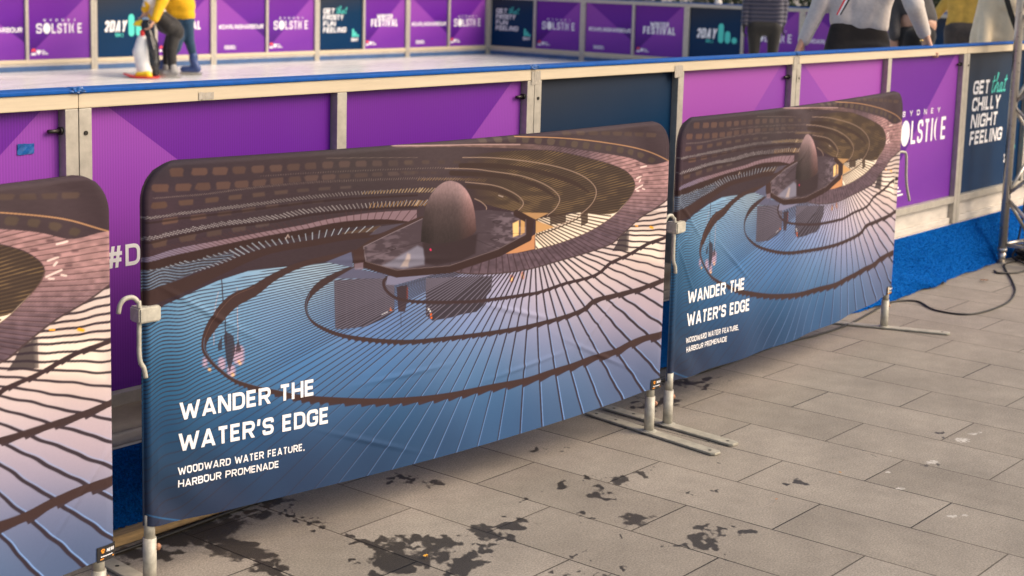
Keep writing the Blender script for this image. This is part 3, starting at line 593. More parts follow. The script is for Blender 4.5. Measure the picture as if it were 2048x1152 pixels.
    sc=N.new('ShaderNodeAttribute'); sc.attribute_name='scuff'; n3=noise(70,6,.75); s1=N.new('ShaderNodeMath'); s1.operation='MULTIPLY_ADD'; Lk.new(n3.outputs[0],s1.inputs[0]); s1.inputs[1].default_value=3; Lk.new(sc.outputs['Fac'],s1.inputs[2])
    r2=N.new('ShaderNodeMapRange'); r2.inputs['From Min'].default_value=2.1; r2.inputs['From Max'].default_value=2.4; Lk.new(s1.outputs[0],r2.inputs[0])
    g2=N.new('ShaderNodeMath'); g2.operation='GREATER_THAN'; g2.inputs[1].default_value=-.9; Lk.new(sc.outputs['Fac'],g2.inputs[0]); f2=N.new('ShaderNodeMath'); f2.operation='MULTIPLY'; Lk.new(r2.outputs[0],f2.inputs[0]); Lk.new(g2.outputs[0],f2.inputs[1])
    x2=N.new('ShaderNodeMixRGB'); Lk.new(f2.outputs[0],x2.inputs[0]); Lk.new(x.outputs[0],x2.inputs[1]); x2.inputs[2].default_value=(.55,.52,.47,1)
    Lk.new(x2.outputs[0],b.inputs['Base Color'])
    rr=N.new('ShaderNodeMapRange'); Lk.new(fm.outputs[0],rr.inputs[0]); rr.inputs['To Min'].default_value=.72; rr.inputs['To Max'].default_value=.42; Lk.new(rr.outputs[0],b.inputs['Roughness']); b.inputs['Specular IOR Level'].default_value=.4
    bh=N.new('ShaderNodeMath'); bh.operation='MULTIPLY_ADD'; Lk.new(br.outputs['Fac'],bh.inputs[0]); bh.inputs[1].default_value=-1.2; nb=noise(320,3,.7); Lk.new(nb.outputs[0],bh.inputs[2])
    bp=N.new('ShaderNodeBump'); bp.inputs['Strength'].default_value=.35; bp.inputs['Distance'].default_value=.003; Lk.new(bh.outputs[0],bp.inputs['Height']); Lk.new(bp.outputs[0],b.inputs['Normal'])
    o=obj('paving',me,mt,kind='structure')
build_paving()
ICE=.206; XE=19.767; YB=16.63
def build_ice():
    bm=bmesh.new(); box(bm,-12,XE,3.53,YB,.06,ICE)
    m=mat('rink_ice',(.74,.72,.69),.28,nscale=2.6,namt=.16,stretch=(.35,2.6,1),bump=.06,bscale=8)
    obj('ice',bm,m,kind='structure')
build_ice()
# ------------------------------------------------------------------ rink barrier sections
def board_fn(x0,z0,y): return lambda u,v,h: (u,y-h,v)
def clip_poly(P,a,n,keep):
    out=[]
    for i in range(len(P)):
        p,q=P[i],P[(i+1)%len(P)]; dp=((p[0]-a[0])*n[0]+(p[1]-a[1])*n[1])*keep; dq=((q[0]-a[0])*n[0]+(q[1]-a[1])*n[1])*keep
        if dp>=0: out.append(p)
        if dp*dq<0: t=dp/(dp-dq); out.append((p[0]+t*(q[0]-p[0]),p[1]+t*(q[1]-p[1])))
    return out
def crescent(bm,cx,cy,rx,ry,fn,h,n=14):
    a=[(cx+rx*math.cos(t),cy+ry*math.sin(t)) for t in np.linspace(math.pi*.5,math.pi*1.5,n)]
    b=[(cx+rx*.52*math.cos(t),cy+ry*math.sin(t)) for t in np.linspace(math.pi*1.5,math.pi*.5,n)]
    for i in range(n-1): poly(bm,[a[i],a[i+1],b[n-2-i],b[n-1-i]],fn,h)
SCRIPT=[[(.12,1),(.03,.3),(.05,.02),(.2,.1)],[(-.02,.66),(.28,.72)],[(.2,.1),(.38,.7),(.47,1.08),(.4,1.1),(.33,.5),(.3,0)],[(.31,.2),(.45,.52),(.55,.52),(.53,.2),(.56,.02),(.68,.12)],[(.96,.5),(.84,.52),(.73,.25),(.76,.02),(.86,.1),(.97,.5),(.93,.12),(.98,.02),(1.1,.14)],[(1.3,1),(1.2,.3),(1.21,.03),(1.36,.12)],[(1.12,.68),(1.42,.74)]]
def script(bm,x,y,h,width,fn,t=.09,sl=.2):
    k=width/1.42
    for i,s in enumerate(SCRIPT):
        p=spl([(q[0],q[1],0) for q in s],5); ribbon(bm,[(x+q.x*k+sl*q.y*h,y+q.y*h) for q in p],t*h,fn,.0012+i*.00015)
def logos(bmw,bmr,x,z,s,fn,kind):
    if kind=='state':
        for k in range(5): a=math.pi*(.1+.2*k); disc(bmr,x+s*.5+.3*s*math.cos(a),z+s*.72+.28*s*math.sin(a),s*.2,s*.24,fn,.0012+k*.0002,12)
        poly(bmw,[(x,z),(x+s,z),(x+s,z+s*.38),(x,z+s*.38)],fn,.0014)
        for k,(a,b) in enumerate(((1.35,.62),(1.75,.62))): disc(bmw,x+s*a,z+s*b,s*.3,s*.3,fn,.0012+k*.0002,14)
        poly(bmw,[(x+s*1.1,z+s*.5),(x+s*2.0,z+s*.5),(x+s*1.55,z)],fn,.0018)
        for k in range(3): poly(bmw,[(x+s*2.2,z+s*(.1+.3*k)),(x+s*(3.6-.4*k),z+s*(.1+.3*k)),(x+s*(3.6-.4*k),z+s*(.24+.3*k)),(x+s*2.2,z+s*(.24+.3*k))],fn,.0012)
    else:
        for k in range(4): poly(bmw,[(x+s*1.3,z+s*(.05+.16*k)),(x+s*(3.6-.3*(k%2)),z+s*(.05+.16*k)),(x+s*(3.6-.3*(k%2)),z+s*(.13+.16*k)),(x+s*1.3,z+s*(.13+.16*k))],fn,.0012)
def bars_logo(bt,x,z,h,fn):
    r=h*.16
    for k,(dx,hh) in enumerate(((0,1.0),(.40,.62),(.80,0))):
        cx=x+r+dx*h; top=z+r+max(0,hh*h-2*r)
        n=10; pts=[(cx+r*math.cos(a),z+r+r*math.sin(a)) for a in np.linspace(math.pi,2*math.pi,n)]+[(cx+r*math.cos(a),top+r*math.sin(a)) for a in np.linspace(0,math.pi,n)]
        poly(bt,pts,fn,.0012+k*.0002)
def make_board(parent,x0,x1,z0,z1,y,kind,side):
    # kind: which print ('pink' is purple with haze painted in); side: which top corner carries the paler facet ('l','r',None)
    navy=kind in ('chilly','frosty','2day','navy')
    bm=bmesh.new(); th=.012; W=x1-x0; Hh=z1-z0
    rect=[(x0,z0),(x1,z0),(x1,z1),(x0,z1)]
    def slab(P,mi,yo=0):
        if len(P)<3: return
        f=[bm.verts.new((p[0],y,p[1])) for p in P]; g=[bm.verts.new((p[0],y+th,p[1])) for p in P]
        a=bm.faces.new(f); a.material_index=mi; bm.faces.new(g[::-1])
        for i in range(len(P)): bm.faces.new((f[i],g[i],g[(i+1)%len(P)],f[(i+1)%len(P)]))
    if navy or side is None: slab(rect,0)
    else:
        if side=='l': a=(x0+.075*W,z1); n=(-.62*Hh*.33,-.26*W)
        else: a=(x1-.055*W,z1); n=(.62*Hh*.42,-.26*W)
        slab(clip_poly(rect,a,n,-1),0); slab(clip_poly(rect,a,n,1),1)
    o=obj('advertising_board',bm,[M['navy'] if navy else (M['pur_haze'] if kind=='pink' else M['pur_a']),M['pur_b']],parent)
    fn=board_fn(0,0,y); cx=(x0+x1)/2
    zz=lambda t: z0+Hh*t
    def line(m_,s,*a,**k):
        b=bmesh.new(); lettering(b,s,*a,**k); obj('lettering',b,M[m_],o)
    def shape(n_,m_,f_):
        b=bmesh.new(); f_(b); obj(n_,b,M[m_],o)
    def state(s):
        X,Z=x0+.05*W,zz(.07); bw,br=bmesh.new(),bmesh.new(); logos(bw,br,X,Z,s,fn,'state'); obj('emblem',bw,M['white'],o); obj('red_emblem',br,M['red'],o)
    if kind=='hash':
        line('white','#DARLINGHARBOUR',x0+.065*W,zz(.437),.061*Hh/.8,W*.90,.18,.10,fn)
        shape('emblem','white',lambda b: logos(b,None,x0+.05*W,zz(.07),.10*W,fn,'lines'))
    elif kind=='solstice':
        line('white','SYDNEY',x0+.25*W,zz(.605),.029,W*.52,.19,1.9,fn)
        h=.125*Hh/.8; z=zz(.415); X=x0+.135*W; u=.74*W/415
        def word(bw):
            for ch_,a_,b_ in (('S',0,50),('L',137,178),('S',186,228),('T',238,280),('E',372,415)): lettering(bw,ch_,X+u*a_,z,h,u*(b_-a_),.15,.1,fn)
            disc(bw,X+u*93,z+h/2,u*33,h*.55,fn,.0013,26); lettering(bw,'I',X+u*291,z,h,u*16,.15,.1,fn); crescent(bw,X+u*344,z+h/2,u*27,h*.52,fn,.0013)
        shape('lettering','white',word); state(.075*W)
    elif kind=='festival':
        line('white','WINTER',x0+.31*W,zz(.585),.075*Hh/.8,W*.38,.21,.1,fn); line('white','FESTIVAL',x0+.17*W,zz(.44),.115*Hh/.8,W*.66,.21,.1,fn); state(.07*W)
    elif kind in ('chilly','frosty'):
        L=['GET','CHILLY','NIGHT','FEELING'] if kind=='chilly' else ['GET','FROSTY','FUN','FEELING']
        wd={'GET':.26,'CHILLY':.455,'NIGHT':.43,'FEELING':.525,'FROSTY':.46,'FUN':.28}; xl=.155 if kind=='chilly' else .10
        hh=.079*Hh/.8
        for i,s in enumerate(L): line('white',s,x0+xl*W,zz(.700-.121*i),hh,W*wd[s],.215,.1,fn,slant=.12)
        shape('script_lettering','teal',lambda b: script(b,x0+(xl+.30)*W,zz(.700),hh*1.25,W*.24,fn))
        shape('bars_emblem','teal',lambda b: bars_logo(b,x0+.77*W,zz(.24),.13*Hh/.8,fn)); line('white','2DAY',x0+.74*W,zz(.16),.05,W*.17,.22,.08,fn,slant=.12)
    elif kind=='2day':
        line('white','2DAY',x0+.13*W,zz(.42),.15*Hh/.8,W*.38,.20,.07,fn,slant=.2); line('teal','104.1',x0+.32*W,zz(.335),.05,W*.14,.2,.12,fn)
        shape('bars_emblem','teal',lambda b: bars_logo(b,x0+.555*W,zz(.34),.30*Hh/.8,fn))
    return o
def section(label,group,loc,rz,L,boards,near,tape=()):
    root=thing('rink_barrier_section',label,'rink barrier',loc,rz,group)
    if near: zb,zr0,zr1,zp1,zt,zc,pw=.252,.374,.411,1.222,1.262,1.2775,.04
    else: zb,zr0,zr1,zp1,zt,zc,pw=ICE,.305,.352,1.135,1.188,1.204,.045
    pd=.052
    bm=bmesh.new(); box(bm,.001,L-.001,0,pd,zp1,zt,.003); obj('top_rail',bm,M['cream'] if near else M['alu'],root)
    bm=bmesh.new(); box(bm,.003,L-.003,-.006,.062,zt+.001,zc-.002,.004); obj('rail_cap',bm,M['blue'],root)
    for x0 in (.0015,L-.0015-pw):
        bm=bmesh.new(); box(bm,x0,x0+pw,0,pd,zb,zp1-.001,.002)
        p=obj('end_post',bm,M['alu'],root)
        if x0<.1:
            bm=bmesh.new(); tube(bm,[(x0+pw/2,-.003,1.155 if near else 1.09),(x0+pw/2,.001,1.155 if near else 1.09)],.0062,10); obj('bolt',bm,M['dark'],p)
    bm=bmesh.new(); box(bm,L/2-.021,L/2+.021,0,pd,zr1+.001,zp1-.001,.002); obj('mid_post',bm,M['alu'],root)
    for a,b in ((pw+.003,L-pw-.003),):
        bm=bmesh.new(); box(bm,a,b,.001,pd-.004,zr0,zr1,.003); obj('bottom_rail',bm,M['alu'] if near else M['cream'],root)
    bm=bmesh.new()
    if near:
        box(bm,pw+.003,L-pw-.003,.018,.046,zb,zb+.034,.006); obj('kick_ledge',bm,M['plate'],root); bm=bmesh.new(); box(bm,pw+.003,L-pw-.003,.032,.045,zb+.035,zr0-.001)
    else: box(bm,pw+.003,L-pw-.003,.02,.04,.272,zr0-.001)
    obj('kick_plate',bm,M['plate'],root)
    if not near:
        bm=bmesh.new(); box(bm,pw+.003,L-pw-.003,.012,.042,ICE,.271); obj('plinth',bm,M['plinth'],root)
    else:
        bm=bmesh.new(); z=1.163; x=L-.0415
        tube(bm,[(x-.042,.018,z),(x-.004,.018,z)],.0055,10); tube(bm,[(x-.008,.018,z),(x-.0005,.018,z)],.011,10); obj('latch_pin',bm,M['dark'],root)
    a=[(pw+.003,L/2-.022),(L/2+.022,L-pw-.003)]
    for i,(k,s) in enumerate(boards):
        make_board(root,a[i][0],a[i][1],zr1+.001,zp1-.001,.03,k,s)
    for (x0,x1,z0,z1,an) in tape:
        bm=bmesh.new(); n=6
        vs=[[bm.verts.new((x0+(x1-x0)*i/n+an*(j)*.006,-.0022-.0012*math.sin(i*2.1+j*3),z0+(z1-z0)*j+random.uniform(-.0015,.0015))) for i in range(n+1)] for j in (0,1)]
        for i in range(n): bm.faces.new((vs[0][i],vs[0][i+1],vs[1][i+1],vs[1][i]))
        obj('tape_patch',bm,M['tape'],root)
    return root
random.seed(3)
LM=1.9665; YW=3.47; X0=.4645
NG='rink barrier sections along the near side'
near=[('near rink barrier section at the left, blue tape scrap on its purple board',[('purple','l'),('purple','r')],()),
('near rink barrier section with the half hidden #D board behind the middle banner',[('hash','l'),('purple','r')],[(.406,.461,1.225,1.247,0),(1.944,1.9655,1.206,1.256,0)]),
('near rink barrier section with the plain navy board beside a haze-paled purple one',[('navy',None),('pink','r')],[(-.0005,.031,1.206,1.256,0),(.93,.99,1.197,1.247,0),(1.93,1.9655,1.20,1.26,0)]),
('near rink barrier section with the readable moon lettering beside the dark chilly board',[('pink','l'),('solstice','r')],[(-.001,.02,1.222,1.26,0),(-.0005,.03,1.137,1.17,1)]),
('near rink barrier section with the dark chilly night board behind the metal truss',[('chilly',None),('2day',None)],()),
('near rink barrier section past the truss, hashtag board beside a festival board',[('hash','l'),('festival','r')],()),('near rink barrier section farthest to the right, past the hashtag and festival boards',[('purple','l'),('solstice','r')],())]
for i,(lab,bd,tp) in enumerate(near):
    s=section(lab,NG,(X0+LM*i,YW,0),0,LM,bd,True,tp)
    if i==0:
        bm=bmesh.new(); n=5
        v=[[bm.verts.new((2.2605-X0+.05*a/n+random.uniform(-.001,.001),.0275+random.uniform(-.0012,.0005),1.1065+.0285*b/3+random.uniform(-.001,.001))) for a in range(n+1)] for b in range(4)]
        for b in range(3):
            for a in range(n): bm.faces.new((v[b][a],v[b][a+1],v[b+1][a+1],v[b+1][a]))
        obj('blue_tape_scrap',bm,M['bluetape'],s)
    # crumpled tape wound over the cap joint at the right end
    if i in (0,1,2):
        bm=bmesh.new(); g=bmesh.ops.create_icosphere(bm,subdivisions=3,radius=1)
        for v in bm.verts:
            k=1+random.uniform(-.35,.25); v.co=Vector((LM-.006+v.co.x*.026*k,-.004+v.co.y*.008*k,1.2715+v.co.z*.0095*k))
        obj('crumpled_tape',bm,M['bluetape'],s)
FG='rink barrier sections across the far side'; EG='rink barrier sections along the far end'
far=[('far side rink barrier section in the corner, pale hashtag board left of moon lettering',['hash','solstice']),('far side rink barrier section with the dark frosty board left of the festival board',['frosty','festival']),
('far side rink barrier section right of the skaters with hashtag and moon lettering boards',['hash','solstice']),('far side rink barrier section behind the penguin and the yellow jumper',['2day','festival']),('far side rink barrier section at the left edge with hashtag and moon lettering boards',['hash','solstice']),('far side rink barrier section beyond the left edge of the picture',['frosty','festival'])]
PF=1.965
for k,(lab,b) in enumerate(far):
    section(lab,FG,(XE-PF*(k+1),YB,0),0,PF,[(b[0],'l'),(b[1],'r')],False)
end=[('far end rink barrier section in the corner with the dark frosty board',['frosty','solstice']),('far end rink barrier section with hashtag and festival boards in the middle',['hash','festival']),('far end rink barrier section with teal bars logo, left of the navy puffer jacket',['2day','solstice']),
('far end rink barrier section behind the woman in the grey top',['hash','festival']),('far end rink barrier section with a dark chilly board behind the mustard jumper',['chilly','solstice']),('far end rink barrier section behind the cream coat',['hash','festival'])]
for k,(lab,b) in enumerate(end):
    section(lab,EG,(XE,YB-PF*k,0),-math.pi/2,PF,[(b[0],'l'),(b[1],'r')],False)
# ------------------------------------------------------------------ platform edge, turf carpet, timber
def build_carpet():
    rng=np.random.RandomState(4)
    xs=np.arange(1.2,14.2,.02); nt_=26
    base=lambda x: 3.425-.115*smooth(3.5,6.6,x)+.012*np.sin(x*5.1)+.02*np.sin(x*2.3+1)*smooth(5,7,x)-.03*np.exp(-((x-7.75)/.16)**2)
    hem=lambda x: .030*(1-smooth(3.6,4.6,x))+.006+.004*np.sin(x*21)+.03*np.exp(-((x-7.72)/.05)**2)
    t=np.linspace(0,1,nt_)
    X=np.repeat(xs[None],nt_,0); T=np.repeat(t[:,None],len(xs),1)
    def surf(X,T):
        b=base(X); z=.252+(hem(X)-.252)*T; y=3.462+(b-3.462)*T**1.35
        y=y+(.010*np.sin(X*7+T*3)+.012*np.sin(X*3.1-T*5))*smooth(5,6.6,X)*np.sin(T*math.pi)
        y=y-.03*np.exp(-((X-7.6-.9*(T-.9))/.12)**2)*smooth(.55,.9,T)
        return np.stack([X,y,z],-1)
    P=surf(X,T); m=nt_*len(xs); v=P.reshape(-1,3); back=v+np.array([0,.006,0])
    f=grid_faces(nt_,len(xs)); f=np.vstack([f,f[:,::-1]+m])
    me=npmesh('carpet',np.vstack([v,back]),f)
    mt=mat('blue_turf',(.001,.100,.39),.9,spec=.08,nscale=190,namt=.45,bump=.5,bscale=400)
    o=obj('turf_carpet',me,mt); tag(o,'bright blue artificial turf carpet draped down the foot of the rink','carpet')
    # tufts: short blades, three corners each, part of the carpet
    V=[]
    for (a,b,n) in ((2.35,2.85,26000),(4.3,4.75,7000),(6.7,9.6,60000)):
        x=rng.uniform(a,b,n);tt=rng.uniform(0,1,n)**.95; p=surf(x,tt)
        ln=rng.uniform(.005,.012,n)[:,None]; d=np.stack([rng.normal(0,.6,n),-np.ones(n),rng.normal(-.1,.6,n)],1); d/=np.linalg.norm(d,axis=1)[:,None]
        sd=np.stack([np.ones(n),np.zeros(n),rng.normal(0,.5,n)],1)*.0016
        q=np.stack([p-sd,p+sd,p+d*ln],1); V.append(q.reshape(-1,3))
    V=np.vstack(V); me=npmesh('tufts',V,np.arange(len(V)).reshape(-1,3))
    obj('turf_pile',me,mat('blue_turf_pile',(.002,.145,.50),.9,spec=.08,nscale=140,namt=.6),o,kind='stuff')
    bm=bmesh.new(); box(bm,-6,14.25,3.475,3.53,.0,.251); obj('rink_platform',bm,M['plate'],kind='structure')
build_carpet()
bm=bmesh.new(); box(bm,1.7,3.05,3.385,3.475,.002,.034,.004); tag(obj('timber_plank',bm,M['timber']),'raw orange brown timber plank lying under the hem of the blue carpet','plank')
bm=bmesh.new(); box(bm,4.35,5.1,3.39,3.47,.002,.03,.004); tag(obj('timber_plank',bm,M['timber']),'second raw timber plank glimpsed in the gap between the two right banners','plank')
# ------------------------------------------------------------------ crowd barriers under printed covers
C0=np.array([2.335,3.103]);C1=np.array([4.462,2.912]); CD=(C1-C0)/np.hypot(*(C1-C0)); CN=np.array([CD[1],-CD[0]])
def art_px(s,z):
    # a spot on the middle banner's flat face, as seen from the viewpoint, is where the print was measured
    P=np.stack([C0[0]+CD[0]*s+CN[0]*.02,C0[1]+CD[1]*s+CN[1]*.02,z],-1); return project(P)
M['print']=mat_print('printed_mesh_fabric',.72)
TH=.014; RC=.10
class Cover:
    def __init__(s,P0,P1,seed,off=.020):
        s.off=off; P1=np.array(P1);P0=np.array(P0); P0=P0+(P1-P0)/np.hypot(*(P1-P0))*off; s.P0=P0;s.P1=np.array(P1);d=s.P1-s.P0;s.L=np.hypot(*d);s.d=d/s.L;s.n=np.array([s.d[1],-s.d[0]]);s.seed=seed
    def zb(s,u): return .172-.030*np.sin(np.pi*np.clip(u,0,1))**.8-.006*smooth(.2,.6,u)*smooth(1.0,.75,u)
    def zt(s,u): return 1.119-.009*np.sin(np.pi*np.clip(u,0,1))
    def wr(s,u,z):
        k=s.seed; t=(z-.17)/.95
        w=.006*np.sin(u*5.3+1.3*k+t*2)*np.sin(t*3.0+.4)
        w=w+.0045*np.sin(u*61+3*np.sin(t*5+k)+k)*smooth(.80,.97,u)*(.35+.65*t)
        w=w+.003*np.sin(u*83+k+2.5*np.sin(t*4))*smooth(.10,.0,u)
        w=w+.0035*np.sin((u*1.9+t)*34+k)*smooth(.32,.05,t)*smooth(.22,.03,u)
        for j in range(9):
            a=math.sin(j*12.9898+k*4.1)*43758.5;a-=math.floor(a);b=math.sin(j*78.233+k*2.7)*24634.6;b-=math.floor(b);c=math.sin(j*3.77+k)*9134.6;c-=math.floor(c)
            an=(c-.5)*1.9; e=(u-a)*s.L*math.sin(an)+(t-b*.8)*.95*math.cos(an); l=(u-a)*s.L*math.cos(an)-(t-b*.8)*.95*math.sin(an)
            w=w+.0036*np.exp(-(e/.008)**2)*np.exp(-(l/.16)**2)
        if k==3:  # looser cover with clear vertical folds
            w=w+.007*np.sin(u*46+np.sin(t*6))*smooth(.25,.45,u)*smooth(.75,.5,u)*smooth(.45,.9,t)+.006*np.sin(u*30+2*t)*smooth(.25,.0,t)
        return w
    def at(s,x,z,h=0.0):
        # front face point: x metres along, z height
        x=np.asarray(x,float);z=np.asarray(z,float);u=x/s.L
        zt=s.zt(u); q=np.clip(z-(zt-RC),0,RC); ins=RC-np.sqrt(np.maximum(RC*RC-q*q,0)); xl=ins; xr=s.L-ins
        dd=np.clip(np.minimum(np.minimum(x-xl,xr-x),(zt-z)),0,None)
        e=np.clip(1-dd/TH,0,1); y=TH*np.sqrt(1-e*e)
        y=y+s.wr(u,z)*np.clip(dd/.03,0,1)+h
        return np.stack([s.P0[0]+s.d[0]*x+s.n[0]*y,s.P0[1]+s.d[1]*x+s.n[1]*y,z+0*x],-1)
    def build(s,root,us,nr,aa):
        base=np.array(root.location); t=np.linspace(0,1,nr); t=np.r_[t[:-12],np.linspace(t[-12],1,24)] ; nr=len(t)
        us=np.unique(np.r_[us,np.linspace(0,.02,16),np.linspace(.98,1,16)]); nc=len(us)
        U,T=np.meshgrid(us,t)
        Z=s.zb(U)+(s.zt(U)-s.zb(U))*T
        q=np.clip(Z-(s.zt(U)-RC),0,RC); ins=RC-np.sqrt(np.maximum(RC*RC-q*q,0)); X=ins+(s.L-2*ins)*U
        P=s.at(X,Z).reshape(-1,3)
        ax,ay=art_px((s.off+X*(CL-s.off)/s.L).ravel(),Z.ravel()); col=paint(ax,ay,aa)
        # darker plain hem band along the top seam and foot
        V=[P];F=[grid_faces(nr,nc)];Cc=[col]
        # back sheet and rolled edges
        nb=90;mb=46; ub=np.linspace(0,1,nb);tb=np.linspace(0,1,mb);U2,T2=np.meshgrid(ub,tb);Z2=s.zb(U2)+(s.zt(U2)-s.zb(U2))*T2
        q=np.clip(Z2-(s.zt(U2)-RC),0,RC); ins=RC-np.sqrt(np.maximum(RC*RC-q*q,0)); X2=ins+(s.L-2*ins)*U2
        zt=s.zt(X2/s.L);dd=np.clip(np.minimum(np.minimum(X2-ins,s.L-ins-X2),zt-Z2),0,None);e=np.clip(1-dd/TH,0,1);y=-TH*np.sqrt(1-e*e)-.004
        B=np.stack([s.P0[0]+s.d[0]*X2+s.n[0]*y,s.P0[1]+s.d[1]*X2+s.n[1]*y,Z2],-1).reshape(-1,3)
        b2=art_px(((s.L-X2)*CL/s.L).ravel(),Z2.ravel()); V.append(B);F.append(grid_faces(mb,nb)[:,::-1]+len(P));Cc.append(paint(b2[0],b2[1],6.0))
        # side strips joining front to back
        for side in (0,-1):
            fr=P.reshape(nr,nc,3)[:,side]; zz=fr[:,2]; k=6
            idx=[np.interp(zz,B.reshape(mb,nb,3)[:,side,2],B.reshape(mb,nb,3)[:,side,a]) for a in range(3)]; bk=np.stack(idx,1)
            w=np.linspace(0,1,k); bul=np.sin(w*math.pi)*.005*(-1 if side==0 else 1)
            S=fr[:,None]*(1-w)[None,:,None]+bk[:,None]*w[None,:,None]; S[:,:,0]+=s.d[0]*bul;S[:,:,1]+=s.d[1]*bul
            off=sum(len(v) for v in V); V.append(S.reshape(-1,3)); f=grid_faces(nr,k)+off; F.append(f if side==-1 else f[:,::-1])
            sx=(np.where(side==0,-1,1)*w[None]*.05+(s.off if side==0 else CL)+0*zz[:,None]); a,b=art_px(sx.ravel(),np.repeat(zz[:,None],k,1).ravel()); Cc.append(paint(a,b,1.6)*.9)
        V=np.vstack(V)-base;me=npmesh('cover',V,np.vstack(F)); C=np.ones((len(V),4),np.float32);C[:,:3]=np.vstack(Cc)
        at=me.attributes.new('print','FLOAT_COLOR','POINT'); at.data.foreach_set('color',C.ravel())
        return obj('printed_cover',me,M['print'],root,True)
CL=float(np.hypot(*(C1-C0)))
def make_barrier(label,P0,P1,seed,us,nr,aa,foot,hookside=True,off=.02):
    c=Cover(P0,P1,seed,off); mid=(c.P0+c.P1)/2; root=thing('crowd_barrier',label,'barrier',(mid[0],mid[1],0),0,'crowd barriers under printed covers')
    base=Vector((mid[0],mid[1],0)); W=lambda x,y,z: Vector((c.P0[0]+c.d[0]*x+c.n[0]*y,c.P0[1]+c.d[1]*x+c.n[1]*y,z))-base
    cov=c.build(root,us,nr,aa)
    rp=[.014,c.L-.04]
    bm=bmesh.new(); r=.08
    pts=[W(rp[0],0,.150)]+[W(rp[0],0,1.088-r)]+[W(rp[0]+r-r*math.cos(a),0,1.088-r+r*math.sin(a)) for a in np.linspace(.2,math.pi/2,6)]+[W(rp[1]-r+r*math.sin(a),0,1.088-r+r*math.cos(a)) for a in np.linspace(0,1.4,6)]+[W(rp[1],0,1.088-r),W(rp[1],0,.128)]
    tube(bm,pts,.0085,12)
    for k in range(1,16): x=rp[0]+(rp[1]-rp[0])*k/16; tube(bm,[W(x,-.003,.24),W(x,-.003,1.07)],.005,8)
    tube(bm,[W(rp[0],-.003,.235),W(rp[1],-.003,.235)],.007,10)
    obj('tube_frame',bm,M['galv'],root)
    for i,x in enumerate(rp):
        bm=bmesh.new()
        tube(bm,[W(x,0,.008),W(x,0,.137)],.0178,20)
        for k in range(2): tube(bm,[W(x,0,.008+.003*k),W(x,0,.011+.003*k)],.030-.006*k,20)
        tube(bm,[W(x,0,.137),W(x,0,.20)],.0145,16)
        lg=obj('leg_socket',bm,M['galv'],root)
        bm=bmesh.new(); n=Vector((c.n[0],c.n[1],0)); s_=Vector((c.d[0],c.d[1],0)); dirn=(s_*.75+n*.25).normalized(); p=W(x,0,.108)
        tube(bm,[p+dirn*.016,p+dirn*.026],.0095,6); tube(bm,[p+dirn*.026,p+dirn*.029],.006,8); obj('bolt',bm,M['rust'],lg)
        a,b,skew=foot[i]
        bm=bmesh.new(); dv=Vector((c.n[0]+c.d[0]*skew,c.n[1]+c.d[1]*skew,0)).normalized(); sv=Vector((-dv.y,dv.x,0)); o=W(x,0,0)
        hw=.024; z0,z1=.0025,.0105
        q=[]
        for z in (z0,z1):
            for (l,sg) in ((-b,-1),(a-.012,-1),(a,-.6),(a,.6),(a-.012,1),(-b,1)): q.append(bm.verts.new(o+dv*l+sv*hw*sg+Vector((0,0,z))))
        bm.faces.new(q[:6][::-1]); bm.faces.new(q[6:])
        for k in range(6): bm.faces.new((q[k],q[(k+1)%6],q[6+(k+1)%6],q[6+k]))
        bmesh.ops.bevel(bm,geom=list(bm.edges),offset=.0012,segments=1,affect='EDGES')
        ft=obj('foot_bar',bm,M['galvflat'],root)
        for l in (a-.035,-b+.035,-b*.55):
            bm=bmesh.new(); tube(bm,[o+dv*l+Vector((0,0,.0098)),o+dv*l+Vector((0,0,.0112))],.006,12); obj('hole_plug',bm,M['dark'],ft)
    # hook and eye at the ends
    for side in ((0,1) if hookside else (1,)):
        x=rp[side]; sg=-1 if side==0 else 1; z0=.735 if side==0 else .70
        if side==0:
            bm=bmesh.new(); p=W(x-.012,.004,z0); e=Vector((c.d[0],c.d[1],0));n=Vector((c.n[0],c.n[1],0))
            for (u0,u1,v0,v1) in ((-.030,.034,-.022,.026),):
                vs=[bm.verts.new(p+e*u+n*v+Vector((0,0,z))) for z in (-.020,.020) for u,v in ((u0,v0),(u1,v0),(u1,v1),(u0,v1))]
                for f in ((0,3,2,1),(4,5,6,7),(0,1,5,4),(1,2,6,5),(2,3,7,6),(3,0,4,7)): bm.faces.new([vs[i] for i in f])
            bmesh.ops.bevel(bm,geom=list(bm.edges),offset=.004,segments=2,affect='EDGES'); obj('coupling_bracket',bm,M['galv'],root)
            bm=bmesh.new(); pts=[p+e*(-.005)+n*.012+Vector((0,0,-.165)),p+e*(-.010)+n*.012+Vector((0,0,-.14)),p+e*(-.022)+n*.010+Vector((0,0,-.105)),p+e*(-.020)+n*.008+Vector((0,0,.02)),p+e*(-.022)+n*.004+Vector((0,0,.034)),p+e*(-.036)+n*.003+Vector((0,0,.046)),p+e*(-.056)+n*.0+Vector((0,0,.044)),p+e*(-.068)-n*.003+Vector((0,0,.030)),p+e*(-.071)-n*.006+Vector((0,0,.008))]
            tube(bm,spl(pts,5),.0062,10); obj('coupling_hook',bm,M['galv'],root)
        elif foot[2]:
            e=Vector((c.d[0],c.d[1],0));n=Vector((c.n[0],c.n[1],0)); p=W(x+.03,-.012,.80)
            bm=bmesh.new(); pts=[p+e*-.01+Vector((0,0,.03)),p+e*.05+n*.022+Vector((0,0,.03)),p+e*.078+n*.026+Vector((0,0,.01)),p+e*.092+n*.026+Vector((0,0,-.08)),p+e*.112+n*.026+Vector((0,0,-.14)),p+e*.155+n*.026+Vector((0,0,-.21))]
            tube(bm,spl(pts,5),.0065,10); obj('coupling_hook',bm,M['galv'],root)
    # words on the cover
    k=c.L/(CL-c.off); B0=np.array(base)
